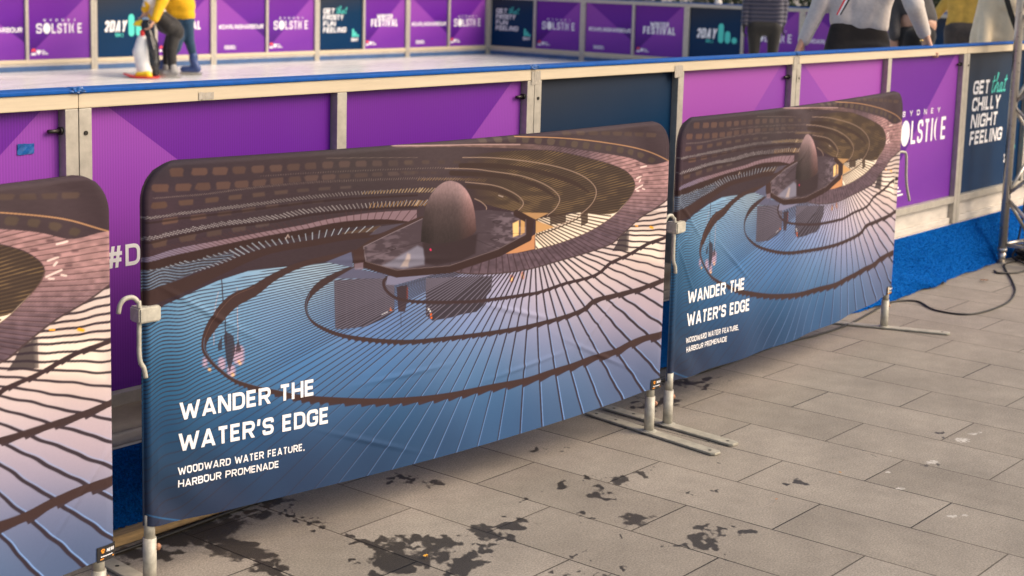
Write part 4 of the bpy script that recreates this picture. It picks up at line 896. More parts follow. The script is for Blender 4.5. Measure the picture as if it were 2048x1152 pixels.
    def F(sl):
        def fn(u,v,h): return Vector(c.at(np.array((u-c.off)*k),np.array(v+sl*(u-.11)),h)-B0)
        return fn
    for (s,x,z,h,w_,wt,sp_,sl,sg) in (('WANDER THE',.113,.4400,.047,.452,.205,.105,-.035,.02),("WATER'S EDGE",.110,.3560,.048,.508,.205,.105,-.046,.02),('WOODWARD WATER FEATURE,',.108,.2930,.0205,.422,.18,.12,-.052,.01),('HARBOUR PROMENADE',.109,.2592,.0200,.330,.18,.12,-.055,.01)):
        bm=bmesh.new(); lettering(bm,s,x,z,h,w_,wt,sp_,F(sl),seg=sg); obj('lettering',bm,M['white'],cov)
    # maker's tag at the lower right corner
    Z0=float(c.zb(1.0)); x0,x1,z0,z1=c.L-.060,c.L+.003,Z0-.008,Z0+.030
    bm=bmesh.new(); nn=10; tf=lambda u,v,h: Vector(c.at(np.array(min(u,c.L-.004)),np.array(max(v,Z0+.001)),h)+np.array([*(c.d*max(0,u-c.L+.004)*.4),min(0,v-Z0-.001)])-B0)
    for sgn,hh in ((1,.003),(-1,.0015)):
        vs=[[bm.verts.new(tf(x0+(x1-x0)*i/nn,z0+(z1-z0)*j/3,hh)) for i in range(nn+1)] for j in range(4)]
        for j in range(3):
            for i in range(nn): bm.faces.new((vs[j][i],vs[j][i+1],vs[j+1][i+1],vs[j+1][i]))
    tg=obj('cloth_tag',bm,M['black'],root)
    bm=bmesh.new(); lettering(bm,'MESH',x0+.027,z0+.022,.0085,.024,.22,.12,tf,slant=.1,lift=.0042,seg=.004); lettering(bm,'EUHW EWH MHM',x0+.010,z0+.0115,.0034,.032,.3,.14,tf,lift=.0042,seg=.004) if False else None
    for q in range(6): poly(bm,[(x0+.010+.0062*q,z0+.0118),(x0+.015+.0062*q,z0+.0118),(x0+.015+.0062*q,z0+.0146),(x0+.010+.0062*q,z0+.0146)],tf,.0042)
    obj('lettering',bm,M['white'],tg)
    bm=bmesh.new(); poly(bm,[(x0+.008,z0+.0055),(x0+.052,z0+.0055),(x0+.052,z0+.0080),(x0+.008,z0+.0080)],tf,.0042)
    cx,cz=x0+.016,z0+.026; disc(bm,cx,cz-.0015,.0042,.0032,tf,.0043,12)
    for a,b in ((-.0045,.003),(-.0016,.0048),(.0016,.0048),(.0045,.003)): disc(bm,cx+a,cz+b,.0017,.0022,tf,.0042,8)
    obj('orange_emblem',bm,M['orange'],tg)
    return c
make_barrier('middle crowd barrier with taut spiral fountain cover, largest in view',C0,C1-CD*.012,1,np.linspace(0,1,940),470,1.25,((.30,.29,0.0),(.318,.296,-.055),False))
RB0=np.array([4.512,2.915]);RB1=np.array([6.606,3.052])
make_barrier('right crowd barrier with looser creased fountain cover, nearest the blue carpet',RB0,RB1,3,np.linspace(0,1,520),290,2.0,((.305,.29,-.16),(.30,.27,.30),True),off=.002)
LB1=np.array([2.192,3.018]); LB0=LB1-CD*2.135
LB0=LB1-np.array([math.cos(rad(2)),math.sin(rad(2))])*2.135
make_barrier('left crowd barrier cut by the picture edge, only its pale ribbed end showing',LB0,LB1,2,np.r_[np.linspace(0,.66,120),np.linspace(.67,1,330)],480,.9,((.30,.29,0),(.30,.30,-.3),False),False)
# ------------------------------------------------------------------ truss tower at the right
def build_truss():
    root=thing('truss_tower','polished aluminium lighting truss tower standing on the paving at the right edge','truss',(8.65,3.308,0))
    S=.29; rv=Vector((.632,-.774)); vv=Vector((.774,.632)); e1=(rv*.74+vv*.67)*S; e2=(rv*.74-vv*.67)*S
    ch=[(0,0),tuple(e1),tuple(e1+e2),tuple(e2)]
    for (x,y) in ch:
        bm=bmesh.new(); tube(bm,[(x,y,.085),(x,y,2.95)],.0245,20); obj('chord',bm,M['truss'],root)
        bm=bmesh.new(); tube(bm,[(x,y,0),(x,y,.006)],.034,20); tube(bm,[(x,y,.006),(x,y,.07)],.021,20); tube(bm,[(x,y,.07),(x,y,.09)],.0275,20); tube(bm,[(x,y-.026,.05),(x,y+.026,.05)],.005,8); obj('coupler',bm,M['truss'],root)
    r=.0105
    for i in range(4):
        a=Vector((*ch[i],0));b=Vector((*ch[(i+1)%4],0)); bm=bmesh.new(); z=.11
        tube(bm,[a+Vector((0,0,z)),b+Vector((0,0,z))],r,12)
        k=0; z=.135; st=.255
        while z+st<2.95:
            p,q=(a,b) if (k+(i in (0,2)))%2==0 else (b,a); tube(bm,[p+Vector((0,0,z)),q+Vector((0,0,z+st))],r,12); z+=st+.012; k+=1
        obj('bracing',bm,M['truss'],root)
build_truss()
# ------------------------------------------------------------------ cables and litter
def cable(name,pts,r,label,m='rubber',n=8):
    bm=bmesh.new(); tube(bm,spl(pts,n),r,8); return tag(obj(name,bm,M[m]),label,'cable')
g=lambda *a:[(p[0],p[1],.006) for p in a]
cable('cable',g((1.6,3.34),(2.44,3.345),(3.09,3.375),(3.9,3.37),(4.6,3.31),(5.07,3.262),(5.3,3.225),(5.9,3.235),(6.2,3.20),(6.5,3.197),(6.8,3.235),(7.108,3.275),(7.235,3.19),(7.105,3.03),(7.15,2.865),(7.51,2.838),(7.86,2.92),(8.19,3.07),(8.45,3.205),(8.62,3.27),(8.80,3.25)),.0050,'long black cable running along the foot of the carpet and looping out on the paving')
pts=[]
rng=random.Random(5)
for k in range(88):
    a=k*.46; R_=.15+.012*math.sin(k*1.7); pts.append((8.93+R_*math.cos(a)*1.05,3.19+R_*.8*math.sin(a),.008+.011*(k//13)+.002*math.sin(k)))
cable('cable_coil',pts,.0058,'coil of black cable heaped on the paving beside the truss foot',n=4)
cable('cable',[(8.35,3.23,.006),(8.3,3.18,.006),(8.42,3.11,.006),(8.62,3.12,.006),(8.7,3.2,.008),(8.8,3.3,.02),(8.93,3.33,.06),(8.96,3.32,.22),(8.98,3.31,.5)],.006,'short black cable looped round the truss foot and rising up its side')
def leaf(x,y,px,label,col,s):
    bm=bmesh.new(); n=9; c=bm.verts.new((0,0,.006)); ring=[]
    for k in range(n*2):
        a=math.pi*k/n; rr=s*(1.0 if k%2==0 else .62)*(1+.25*math.sin(k*2.3)); ring.append(bm.verts.new((rr*math.cos(a),rr*.55*math.sin(a),.004+.012*s/.02*abs(math.sin(k*1.3))*.5)))
    for k in range(2*n): bm.faces.new((c,ring[k],ring[(k+1)%(2*n)]))
    o=obj('fallen_leaf',bm,mat('leaf_'+str(len(bpy.data.materials)),col,.6,nscale=90,namt=.4)); o.location=(x,y,.003); o.rotation_euler=(0,0,px); tag(o,label,'leaf','leaves dropped on the paving')
for (px,py,lab,col,s,a) in ((852,1117,'bright yellow leaf lying on the big dark stain',(.75,.38,.03),.013,.5),(1680,949,'tiny yellow leaf on a paving joint at the right',(.62,.30,.04),.008,1.2),(1969,564,'dry brown curled leaf on the paving near the truss',(.30,.15,.07),.028,2.1),(1553,1003,'faint orange leaf scrap on the paving below the feet of the barriers',(.40,.17,.07),.008,.2)):
    p=at_z(px,py,0); leaf(p.x,p.y,a,lab,col,s)
# ------------------------------------------------------------------ people
def capsule(bm,p0,r0,p1,r1,flat=None,n=14,m=5):
    p0=Vector(p0);p1=Vector(p1);d=p1-p0
    if d.length<1e-5: d=Vector((0,0,1e-4)); p1=p0+d
    L=d.length; d.normalize(); u,v=frame_of(d); rings=[]
    def ring(c,r):
        out=[]
        for k in range(n):
            o=(u*math.cos(2*math.pi*k/n)+v*math.sin(2*math.pi*k/n))*r
            if flat: a=Vector(flat[0]); o+=a*(o.dot(a))*(flat[1]-1)
            out.append(bm.verts.new(c+o))
        return out
    for k in range(m): t=math.pi/2*(1-(k+.2)/m); rings.append(ring(p0-d*r0*math.sin(t),max(r0*math.cos(t),1e-4)))
    for k in range(m+1): t=math.pi/2*(k-.0)/m*.96; rings.append(ring(p1+d*r1*math.sin(t),max(r1*math.cos(t),1e-4)))
    for a,b in zip(rings[:-1],rings[1:]):
        for k in range(n): bm.faces.new((a[k],a[(k+1)%n],b[(k+1)%n],b[k]))
    bm.faces.new(rings[0][::-1]); bm.faces.new(rings[-1])
def blob(name,parts,m,parent,voxel,base,it=4):
    bm=bmesh.new()
    for p in parts: capsule(bm,p[0],p[1],p[2],p[3],p[4] if len(p)>4 else None)
    bmesh.ops.translate(bm,verts=bm.verts,vec=-Vector(base))
    bm.normal_update(); me=bpy.data.meshes.new('tmp'); bm.to_mesh(me); bm.free(); t=bpy.data.objects.new('tmp',me); COL.objects.link(t)
    md=t.modifiers.new('r','REMESH'); md.mode='VOXEL'; md.voxel_size=voxel
    sm=t.modifiers.new('s','SMOOTH'); sm.factor=.5; sm.iterations=it
    dg=bpy.context.evaluated_depsgraph_get(); me2=bpy.data.meshes.new_from_object(t.evaluated_get(dg)); bpy.data.objects.remove(t); bpy.data.meshes.remove(me)
    me2.name=name; return obj(name,me2,m,parent,True)
def cloth(name,col,rough=.85,sc=40,amt=.25,bump=.35,bs=14): return mat(name,col,rough,0,.25,nscale=sc,namt=amt,bump=bump,bscale=bs,sheen=.15)
SKIN=mat('skin',(.55,.30,.20),.5,nscale=30,namt=.08)
HAIR=[mat('dark_hair',(.03,.02,.014),.55,nscale=60,namt=.5,stretch=(1,1,.1)),mat('brown_hair',(.12,.065,.03),.55,nscale=60,namt=.5,stretch=(1,1,.1))]
EYE=mat('eye_dark',(.02,.015,.012),.2)
def hand(wrist,d,side,curl=.35,s=1.0):
    # palm and five bent fingers; d: pointing direction, side: towards the thumb
    d=Vector(d).normalized(); side=(Vector(side)-d*Vector(side).dot(d)).normalized(); nrm=d.cross(side); out=[]
    w=Vector(wrist); palm=w+d*.085*s
    for k in (-1,0,1): out.append((w+side*.012*k*s,.020*s,palm+side*.024*k*s,.015*s))
    for k,(o,l) in enumerate(((.030,.066),(.010,.076),(-.010,.070),(-.030,.055))):
        b=palm+side*o*s; e1=(d+nrm*curl*.5).normalized(); e2=(d+nrm*curl*1.6).normalized(); e3=(d*.5+nrm*curl*2.4).normalized()
        m1=b+e1*l*.45*s; m2=m1+e2*l*.32*s; m3=m2+e3*l*.25*s
        out+=[(b,.0092*s,m1,.0085*s),(m1,.0085*s,m2,.0078*s),(m2,.0078*s,m3,.0068*s)]
    t0=w+d*.03*s+side*.022*s; t1=t0+(side*.75+d*.65).normalized()*.036*s; t2=t1+(side*.25+d*.9+nrm*.3).normalized()*.028*s
    out+=[(t0,.013*s,t1,.0098*s),(t1,.0098*s,t2,.0080*s)]
    return out
def head(c,f,s=1.0):
    # skull, jaw, nose, ears; f: facing direction (level)
    c=Vector(c); f=Vector(f).normalized(); r=Vector((f.y,-f.x,0)).normalized(); z=Vector((0,0,1))
    return [(c+z*.035*s-f*.02*s,.088*s,c+z*.02*s+f*.015*s,.082*s),(c-z*.03*s+f*.03*s,.066*s,c-z*.075*s+f*.055*s,.034*s),(c-z*.0*s+f*.097*s,.010*s,c-z*.032*s+f*.112*s,.013*s),
     (c+r*.086*s-z*.0*s,.016*s,c+r*.088*s-z*.03*s,.012*s),(c-r*.086*s,.016*s,c-r*.088*s-z*.03*s,.012*s),(c-z*.062*s+f*.078*s+r*.018*s,.008*s,c-z*.062*s+f*.078*s-r*.018*s,.008*s),(c-z*.05*s-f*.02*s,.056*s,c-z*.15*s-f*.03*s,.055*s)]
def hair(c,f,s=1.0,long_=.12):
    c=Vector(c); f=Vector(f).normalized(); z=Vector((0,0,1)); r=Vector((f.y,-f.x,0))
    return [(c+z*.055*s-f*.03*s,.094*s,c-f*.045*s+z*.0*s,.09*s)]+[(c-f*.05*s+r*k*.05*s,.055*s,c-f*.06*s-z*long_*s+r*k*.055*s,.042*s) for k in (-1,0,1)]
def eyes(c,f,root,base,s=1.0):
    c=Vector(c);f=Vector(f).normalized();r=Vector((f.y,-f.x,0))
    for k in (-1,1):
        bm=bmesh.new(); g=bmesh.ops.create_icosphere(bm,subdivisions=2,radius=.011*s); bmesh.ops.translate(bm,verts=g['verts'],vec=c+f*.082*s+r*k*.032*s+Vector((0,0,.006))-Vector(base)); obj('eye',bm,EYE,root)
def skate(ankle,fw,m,root,base,kind,s=1.0):
    a=Vector(ankle); f=Vector(fw).normalized(); z=Vector((0,0,1)); zi=ICE
    so=Vector((a.x,a.y,zi+.06*s))
    parts=[(a+z*.06*s,.060*s,a-z*.0,.055*s),(a,.055*s,so-f*.05*s+z*.02*s,.048*s),(so-f*.05*s+z*.015*s,.045*s,so+f*.13*s+z*.01*s,.040*s)]
    o=blob('ice_skate',parts,m,root,.012,base,3)
    bm=bmesh.new(); sd=f.cross(z); c=so-z*.03*s-Vector(base)
    q=[]
    for w in (-.004,.004):
        for l,h in ((-.12,.0),(-.10,-.03),(.16,-.03),(.19,.005),(.10,.004),(-.06,.004)): q.append(bm.verts.new(c+f*l*s+z*h*s+sd*w))
    bm.faces.new(q[:6]);bm.faces.new(q[6:][::-1])
    for k in range(6): bm.faces.new((q[k],q[6+k],q[6+(k+1)%6],q[(k+1)%6]))
    obj('blade',bm,M['truss'],o)
def px(D): return lambda x,y,dd=0.0: at_depth(x,y,D+dd)
VF=lambda x:Vector((ray(x,60)[0],ray(x,60)[1],0)).normalized()
def legs_down(pel,fwd,width,hipz=None,skatem=None,root=None,base=None,r=(.095,.062,.045),split=.0):
    z=Vector((0,0,1)); rt=Vector((fwd.y,-fwd.x,0)); tr=[(pel+rt*width*.55,r[0]*1.08,pel-rt*width*.55,r[0]*1.08)]
    for k in (-1,1):
        h=pel+rt*k*width*.6-z*.04; an=Vector((h.x,h.y,ICE+.16))-rt*k*.025+fwd*k*split; kn=h.lerp(an,.50)+fwd*.02
        tr+=[(h,r[0],kn,r[1]),(kn,r[1],an,r[2])]
        skate(an-z*.04,fwd,skatem,root,base,0)
    return tr
SK_W=mat('grey_hire_skate',(.30,.29,.28),.5,nscale=40,namt=.3); SK_B=mat('blue_hire_skate',(.04,.07,.20),.4,nscale=40,namt=.3)
def person_grey():
    J=px(8.35); f=VF(1713); base=J(1713,100); base=Vector((base.x,base.y,ICE)); rt=Vector((f.y,-f.x,0)); z=Vector((0,0,1))
    root=thing('person','person in a pale grey top and black trousers, arms held out, back turned','person',base)
    pel=J(1713,104);wa=J(1716,66);ch=J(1732,-40);nk=J(1736,-92);hd=J(1737,-150)
    sl,sr=J(1672,-84),J(1797,-84); el,er=J(1641,8,.02),J(1829,12,-.25); wl=J(1608,80,.05); wr_=J(1848,70,-.02)
    wr_=at_depth(1848,66,8.32)
    bod=head(hd,f)+[(nk,.055,ch,.05),(ch,.05,pel,.05),(ch,.05,sl,.035),(sl,.035,el,.03),(el,.03,wl,.028),(ch,.05,sr,.035),(sr,.035,er,.03),(er,.03,wr_,.028)]+hand(J(1606,80,.05),J(1597,104,.05)-J(1606,80,.05),rt*.3+f,.5)+hand(at_depth(1849,66,8.32),at_depth(1856,92,8.32)-at_depth(1849,66,8.32),-rt*.4+f*.8,.5)
    blob('body',bod,SKIN,root,.006,base,5); eyes(hd,f,root,base); blob('hair',hair(hd,f,1,.2),HAIR[1],root,.014,base)
    fl=(tuple(f),.72)
    top=[(J(1688,38),.080,J(1748,50),.082,fl),(J(1688,10),.080,J(1752,14),.084,fl),(J(1688,38),.080,J(1688,10),.080,fl),(J(1748,50),.082,J(1752,14),.084,fl),(J(1716,40),.095,J(1722,10),.115,fl),(J(1688,12),.082,J(1690,-60),.09,fl),(J(1752,14),.084,J(1776,-60),.09,fl),(J(1722,10),.115,J(1733,-70),.12,fl),
      (sl,.070,el,.052),(el,.052,wl,.036),(sr,.070,er,.054),(er,.054,wr_,.038),(sl,.066,sr,.066),(nk,.055,ch,.1)]
    blob('knit_top',top,cloth('pale_grey_knit',(.58,.525,.485),.9,60,.10,.6,10),root,.010,base,3)
    tr=[(J(1681,94),.088,J(1748,97),.088,fl),(J(1686,64),.080,J(1748,74),.080,fl),(J(1684,80),.086,J(1748,86),.086,fl)]+legs_down(J(1714,116),f,.15,skatem=SK_W,root=root,base=base,r=(.100,.072,.055))
    blob('trousers',tr,cloth('black_trousers',(.022,.017,.015),.85),root,.013,base)
    bm=bmesh.new(); cs=[M['red'],M['white'],M['black']]
    for k in range(3):
        o=Vector((0,0,0)); a=[J(1706+k*4.6,-70,-.155),J(1697+k*4.4,-20,-.150),J(1686+k*4.2,2,-.138),J(1672+k*3.4,30,-.118)]
        b=[J(1706+(k+1)*4.6,-70,-.155),J(1697+(k+1)*4.4,-20,-.150),J(1686+(k+1)*4.2,2,-.138),J(1672+(k+1)*3.4,30,-.118)]
        va=[bm.verts.new(p-base) for p in spl(a,4)];vb=[bm.verts.new(p-base) for p in spl(b,4)]
        for i in range(len(va)-1): q=bm.faces.new((va[i],vb[i],vb[i+1],va[i+1])); q.material_index=k
    obj('striped_strap',bm,cs,root)
    bm=bmesh.new(); g=bmesh.ops.create_icosphere(bm,subdivisions=2,radius=.009); bmesh.ops.translate(bm,verts=g['verts'],vec=at_depth(1843,81,8.285)-base); obj('ring',bm,mat('gold',(.8,.55,.2),.2,metal=1),root)
person_grey()
def quilt_mat():
    m=cloth('navy_quilted',(.018,.021,.044),.45,30,.2,.25,20); N=m.node_tree.nodes; Lk=m.node_tree.links; b=N['Principled BSDF']; src=b.inputs['Base Color'].links[0].from_socket
    tc=N.new('ShaderNodeTexCoord'); wv=N.new('ShaderNodeTexWave'); wv.bands_direction='Z'; wv.inputs['Scale'].default_value=6.2; wv.inputs['Distortion'].default_value=.6; Lk.new(tc.outputs['Object'],wv.inputs[0])
    mx=N.new('ShaderNodeMixRGB'); Lk.new(wv.outputs['Fac'],mx.inputs[0]); Lk.new(src,mx.inputs[1]); mx.inputs[2].default_value=(.085,.078,.105,1); Lk.new(mx.outputs[0],b.inputs['Base Color'])
    bp=N.new('ShaderNodeBump'); bp.inputs['Strength'].default_value=.8; bp.inputs['Distance'].default_value=.02; Lk.new(wv.outputs['Fac'],bp.inputs['Height']); Lk.new(bp.outputs[0],b.inputs['Normal']); return m
QUILT=quilt_mat()
def person_back(label,D,P,colt,colp,hairk,names,skm,mw=.36,glove=None,long_coat=None,arms=None,hem=None,cloth_bump=.5,quilt=False):
    J=px(D); cx=P[0]; f=VF(cx); rt=Vector((f.y,-f.x,0)); z=Vector((0,0,1))
    pel=J(cx,P[1]); base=Vector((pel.x,pel.y,ICE)); root=thing('person',label,'person',base)
    k=FPX/D
    wa=pel+z*.14; ch=pel+z*.38+Vector(P[2] if len(P)>2 else (0,0,0)); nk=ch+z*.17; hd=nk+z*.17
    sl=ch+z*.08-rt*.17; sr=ch+z*.08+rt*.17
    el,wl,er,wr_=arms(J,sl,sr)
    fl=(tuple(f),.70)
    bod=head(hd,f)+[(nk,.055,ch,.05),(ch,.05,pel,.05),(ch,.05,sl,.035),(sl,.035,el,.03),(el,.03,wl,.028),(ch,.05,sr,.035),(sr,.035,er,.03),(er,.03,wr_,.028)]
    dl=(wl-el).normalized();dr=(wr_-er).normalized()
    hs=hand(wl,dl,f,.4)+hand(wr_,dr,f,.4)
    blob('body',bod+([] if glove else hs),SKIN,root,.009,base,3); eyes(hd,f,root,base); blob('hair',hair(hd,f,1,.16),HAIR[hairk],root,.016,base)
    if glove:
        for n_,h_ in ((wl,hand(wl,dl,f,.4,1.12)),(wr_,hand(wr_,dr,f,.4,1.12))): blob('glove',h_+[(n_-dl*.03,.034,n_+dl*.02,.034)],glove,root,.008,base,3)
    hm=pel+z*(hem if hem is not None else .02)
    h=mw/2
    top=[(hm-rt*(h-.085),.085,hm+rt*(h-.085),.085,fl),(wa-rt*(h-.095),.080,wa+rt*(h-.095),.080,fl),(ch-rt*.10,.095,ch+rt*.10,.095,fl)]
    for s_ in (-1,0,1): top+=[(hm+rt*s_*(h-.088),.088,wa+rt*s_*(h-.095),.085,fl),(wa+rt*s_*(h-.095),.085,ch+rt*s_*.10,.1,fl)]
    top+=[(sl,.075,el,.055),(el,.055,wl,.042),(sr,.075,er,.055),(er,.055,wr_,.042),(sl,.072,sr,.072),(nk,.06,ch,.1)]
    if quilt:
        for i in range(9):
            c=hm+z*(.0+i*.052); ww=h-.075
            top+=[(c-rt*ww,.094,c+rt*ww,.094,fl)]
    blob(names[0],top,colt,root,.012 if not quilt else .009,base,3 if not quilt else 1)
    tr=legs_down(pel,f,.20,skatem=skm,root=root,base=base,split=.05); blob(names[1],tr,colp,root,.014,base)
    return root,J,base,f,rt
person_back('person in a quilted navy jacket, black leggings and black gloves',18.5,(1529,56),QUILT,cloth('black_leggings',(.022,.020,.018),.8),0,('quilted_jacket','leggings'),SK_W,.40,cloth('black_knit_glove',(.008,.008,.009),.9),
  arms=lambda J,sl,sr:(J(1493,8),J(1489,46),J(1569,8),J(1566,44)),hem=.05,quilt=True)
person_back('person in a loose mustard jumper and dark trousers skating with one arm out',13.4,(1937,64),cloth('mustard_knit',(.58,.36,.07),.9,18,.18,.5,12),cloth('charcoal_trousers',(.055,.045,.040),.85),1,('mustard_jumper','trousers'),SK_W,.40,
  arms=lambda J,sl,sr:(J(1900,-6,.05),J(1873,30,.1),J(1985,-5),J(1990,40)),hem=.06)
rt_,J_,base_,f_c,rr_=person_back('person in a long cream coat with a black shoulder strap, beside the truss',10.0,(2012,118),cloth('cream_coat',(.86,.71,.49),.9,12,.10,.6,8),cloth('dark_grey_trousers',(.05,.05,.05),.85),1,('cream_coat','trousers'),SK_W,.50,
  arms=lambda J,sl,sr:(J(1975,-10),J(1968,88,-.05),J(2060,-10),J(2066,88)),hem=-.30)
bm=bmesh.new()
va=[];vb=[]
for a,b,o in ((2004,-60,-.22),(2013,0,-.20),(2022,30,-.19),(2032,58,-.18),(2040,80,-.18)):
    va.append(bm.verts.new(J_(a-5,b,o)-base_));vb.append(bm.verts.new(J_(a+6,b-2,o)-base_))
for i in range(4): bm.faces.new((va[i],vb[i],vb[i+1],va[i+1]))
bmesh.ops.solidify(bm,geom=list(bm.faces),thickness=.004); obj('shoulder_strap',bm,M['black'],rt_)
def person_lean():
    J=px(11.6); f=-Vector((_R[0][0],_R[0][1],0)).normalized(); vf=VF(1838); base=J(1835,70); base=Vector((base.x,base.y,ICE)); z=Vector((0,0,1))
    root=thing('person','person bending forward in a dark grey jacket, bare lower back showing','person',base)
    pel=J(1838,66);ch=J(1806,-28);hd=J(1786,-92); fl=(tuple(vf),1.15)
    bod=head(hd,f)+[(hd-Vector((0,0,.1)),.055,ch,.09),(ch,.06,pel,.08),(ch,.06,J(1787,22),.035),(J(1787,22),.035,J(1789,74,-.05),.03),(J(1830,44),.118,J(1846,50),.102)]+hand(J(1789,74,-.05),Vector((0,0,-1)),f,.4)
    blob('body',bod,SKIN,root,.010,base,3); eyes(hd,f,root,base); blob('hair',hair(hd,f,1,.1),HAIR[0],root,.016,base)
    top=[(J(1838,30),.115,J(1815,-20),.13,fl),(J(1815,-20),.13,J(1800,-50),.115,fl),(J(1852,36),.085,J(1832,0),.12,fl),(J(1862,38),.05,J(1840,0),.09,fl),(J(1800,-40),.075,J(1787,22),.060),(J(1787,22),.060,J(1789,72,-.05),.046),(J(1808,-40,.2),.07,J(1796,22,.25),.055),(J(1796,22,.25),.055,J(1793,60,.25),.045)]
    blob('jacket',top,cloth('dark_grey_jacket',(.060,.055,.055),.7,25,.3),root,.012,base)
    tr=[(pel,.115,J(1822,78),.12,fl),(J(1846,72),.10,J(1820,86),.11,fl)]
    for k,o in ((-1,-.1),(1,.1)):
        h=J(1832,80,o);an=Vector((h.x,h.y,ICE+.16))+f*.02*k;kn=h.lerp(an,.5)+f*.06; tr+=[(h,.10,kn,.068),(kn,.068,an,.05)]; skate(an-z*.04,f,SK_W,root,base,0)
    blob('trousers',tr,cloth('black_skirt_trousers',(.014,.012,.012),.85),root,.014,base)
person_lean()
def skaters():
    z=Vector((0,0,1)); lf=-Vector((_R[0][0],_R[0][1],0)).normalized(); vf=VF(340)
    # ---- adult
    J=px(18.95); base=J(375,152); base=Vector((base.x,base.y,ICE)); root=thing('person','adult in a yellow jumper and blue jeans stooping over the child','person',base)
    pel=J(366,38);ch=J(340,-42);hd=J(312,-84); fl=(tuple(vf),1.0)
    bod=head(hd,lf)+[(hd-z*.12+lf*-.03,.055,ch,.06),(ch,.06,pel,.05),(ch,.05,J(324,2,-.55),.035),(J(324,2,-.55),.035,J(309,40,-.62),.03),(ch,.05,J(312,2,.2),.03),(J(312,2,.2),.03,J(300,36,.2),.027)]+hand(J(309,40,-.62),J(302,52,-.62)-J(309,40,-.62),vf*-1+z*.2,.6,1.1)+hand(J(300,36,.2),J(294,48,.2)-J(300,36,.2),vf,.5)
    blob('body',bod,SKIN,root,.009,base,3); eyes(hd,lf,root,base); blob('hair',hair(hd,lf,1,.1),HAIR[1],root,.016,base)
    YL=cloth('yellow_jumper',(.72,.40,.012),.85,30,.14,.4,12)
    top=[(J(352,28),.115,J(372,30),.115),(J(346,8),.13,J(368,12),.14),(J(340,-36),.13,J(356,0),.15),(J(352,-40),.10,J(370,10),.13),(J(345,34),.07,J(376,38),.07),(J(336,-38,-.2),.095,J(324,2,-.55),.078),(J(324,2,-.55),.078,J(310,38,-.62),.050),(J(345,-36,.0),.10,J(336,-38,-.2),.095),(J(326,-40,.18),.08,J(312,2,.2),.06),(J(312,2,.2),.06,J(301,34,.2),.042)]
    blob('yellow_jumper',top,YL,root,.013,base)
    jn=[(J(362,38),.09,J(374,40),.095),(J(374,46),.092,J(379,84,.1),.062),(J(379,84,.1),.068,J(386,108,.2),.050),(J(362,46),.10,J(352,95,-.0),.068),(J(352,95),.068,J(328,132,.1),.05)]
    blob('jeans',jn,cloth('blue_jeans',(.020,.055,.105),.85,40,.25),root,.013,base)
    skate(J(387,122,.2),lf,SK_B,root,base,0); skate(J(326,138,.1),lf,SK_B,root,base,0)
    # ---- child
    J=px(18.62); base=J(343,156); base=Vector((base.x,base.y,ICE)); root=thing('person','child in black trousers bent over the penguin skating aid, yellow and white sleeves','person',base)
    hd=J(297,-26); pel=J(349,58)
    bod=head(hd,lf,.92)+[(hd-z*.09,.045,J(306,4),.07),(J(306,4),.05,pel,.05),(J(306,4),.04,J(289,24,-.1),.028),(J(306,4),.04,J(293,26,.12),.028)]+hand(J(289,24,-.1),Vector((.0,0,-1))+lf*.6,vf*-1,.7,.8)+hand(J(293,26,.12),Vector((0,0,-1))+lf*.5,vf,.7,.8)
    blob('body',bod,SKIN,root,.008,base,3); eyes(hd,lf,root,base,.92); blob('hair',hair(hd,lf,.92,.08),HAIR[1],root,.014,base)
    WH=cloth('white_yellow_top',(.72,.66,.64),.85,16,.12)
    top=[(J(299,-2),.075,J(318,34),.085),(J(303,2,-.14),.060,J(294,10,-.14),.056),(J(303,2,.14),.058,J(297,12,.14),.05),(J(310,10),.085,J(326,42),.09)]
    blob('pale_top',top,WH,root,.011,base)
    blob('sleeve_stripe',[(J(295,9,-.15),.052,J(290,18,-.12),.046),(J(297,12,.14),.05,J(294,22,.12),.044)],YL,root,.009,base)
    tr=[(J(322,36),.105,J(346,56),.115),(J(330,50),.11,J(352,62),.10),(J(344,50),.10,J(352,66),.10),(J(350,64),.088,J(343,100,-.05),.066),(J(343,100,-.05),.066,J(345,136,-.05),.052),(J(346,66,.12),.085,J(334,100,.15),.062),(J(334,100,.15),.062,J(334,134,.15),.05),(J(318,36,-.1),.07,J(338,54,-.08),.09)]
    blob('black_trousers',tr,cloth('black_track_trousers',(.022,.020,.019),.6,22,.3,.6,16),root,.012,base)
    skate(J(346,142,-.05),lf,SK_W,root,base,0,.85); skate(J(333,142,.15),lf,SK_W,root,base,0,.85)
skaters()
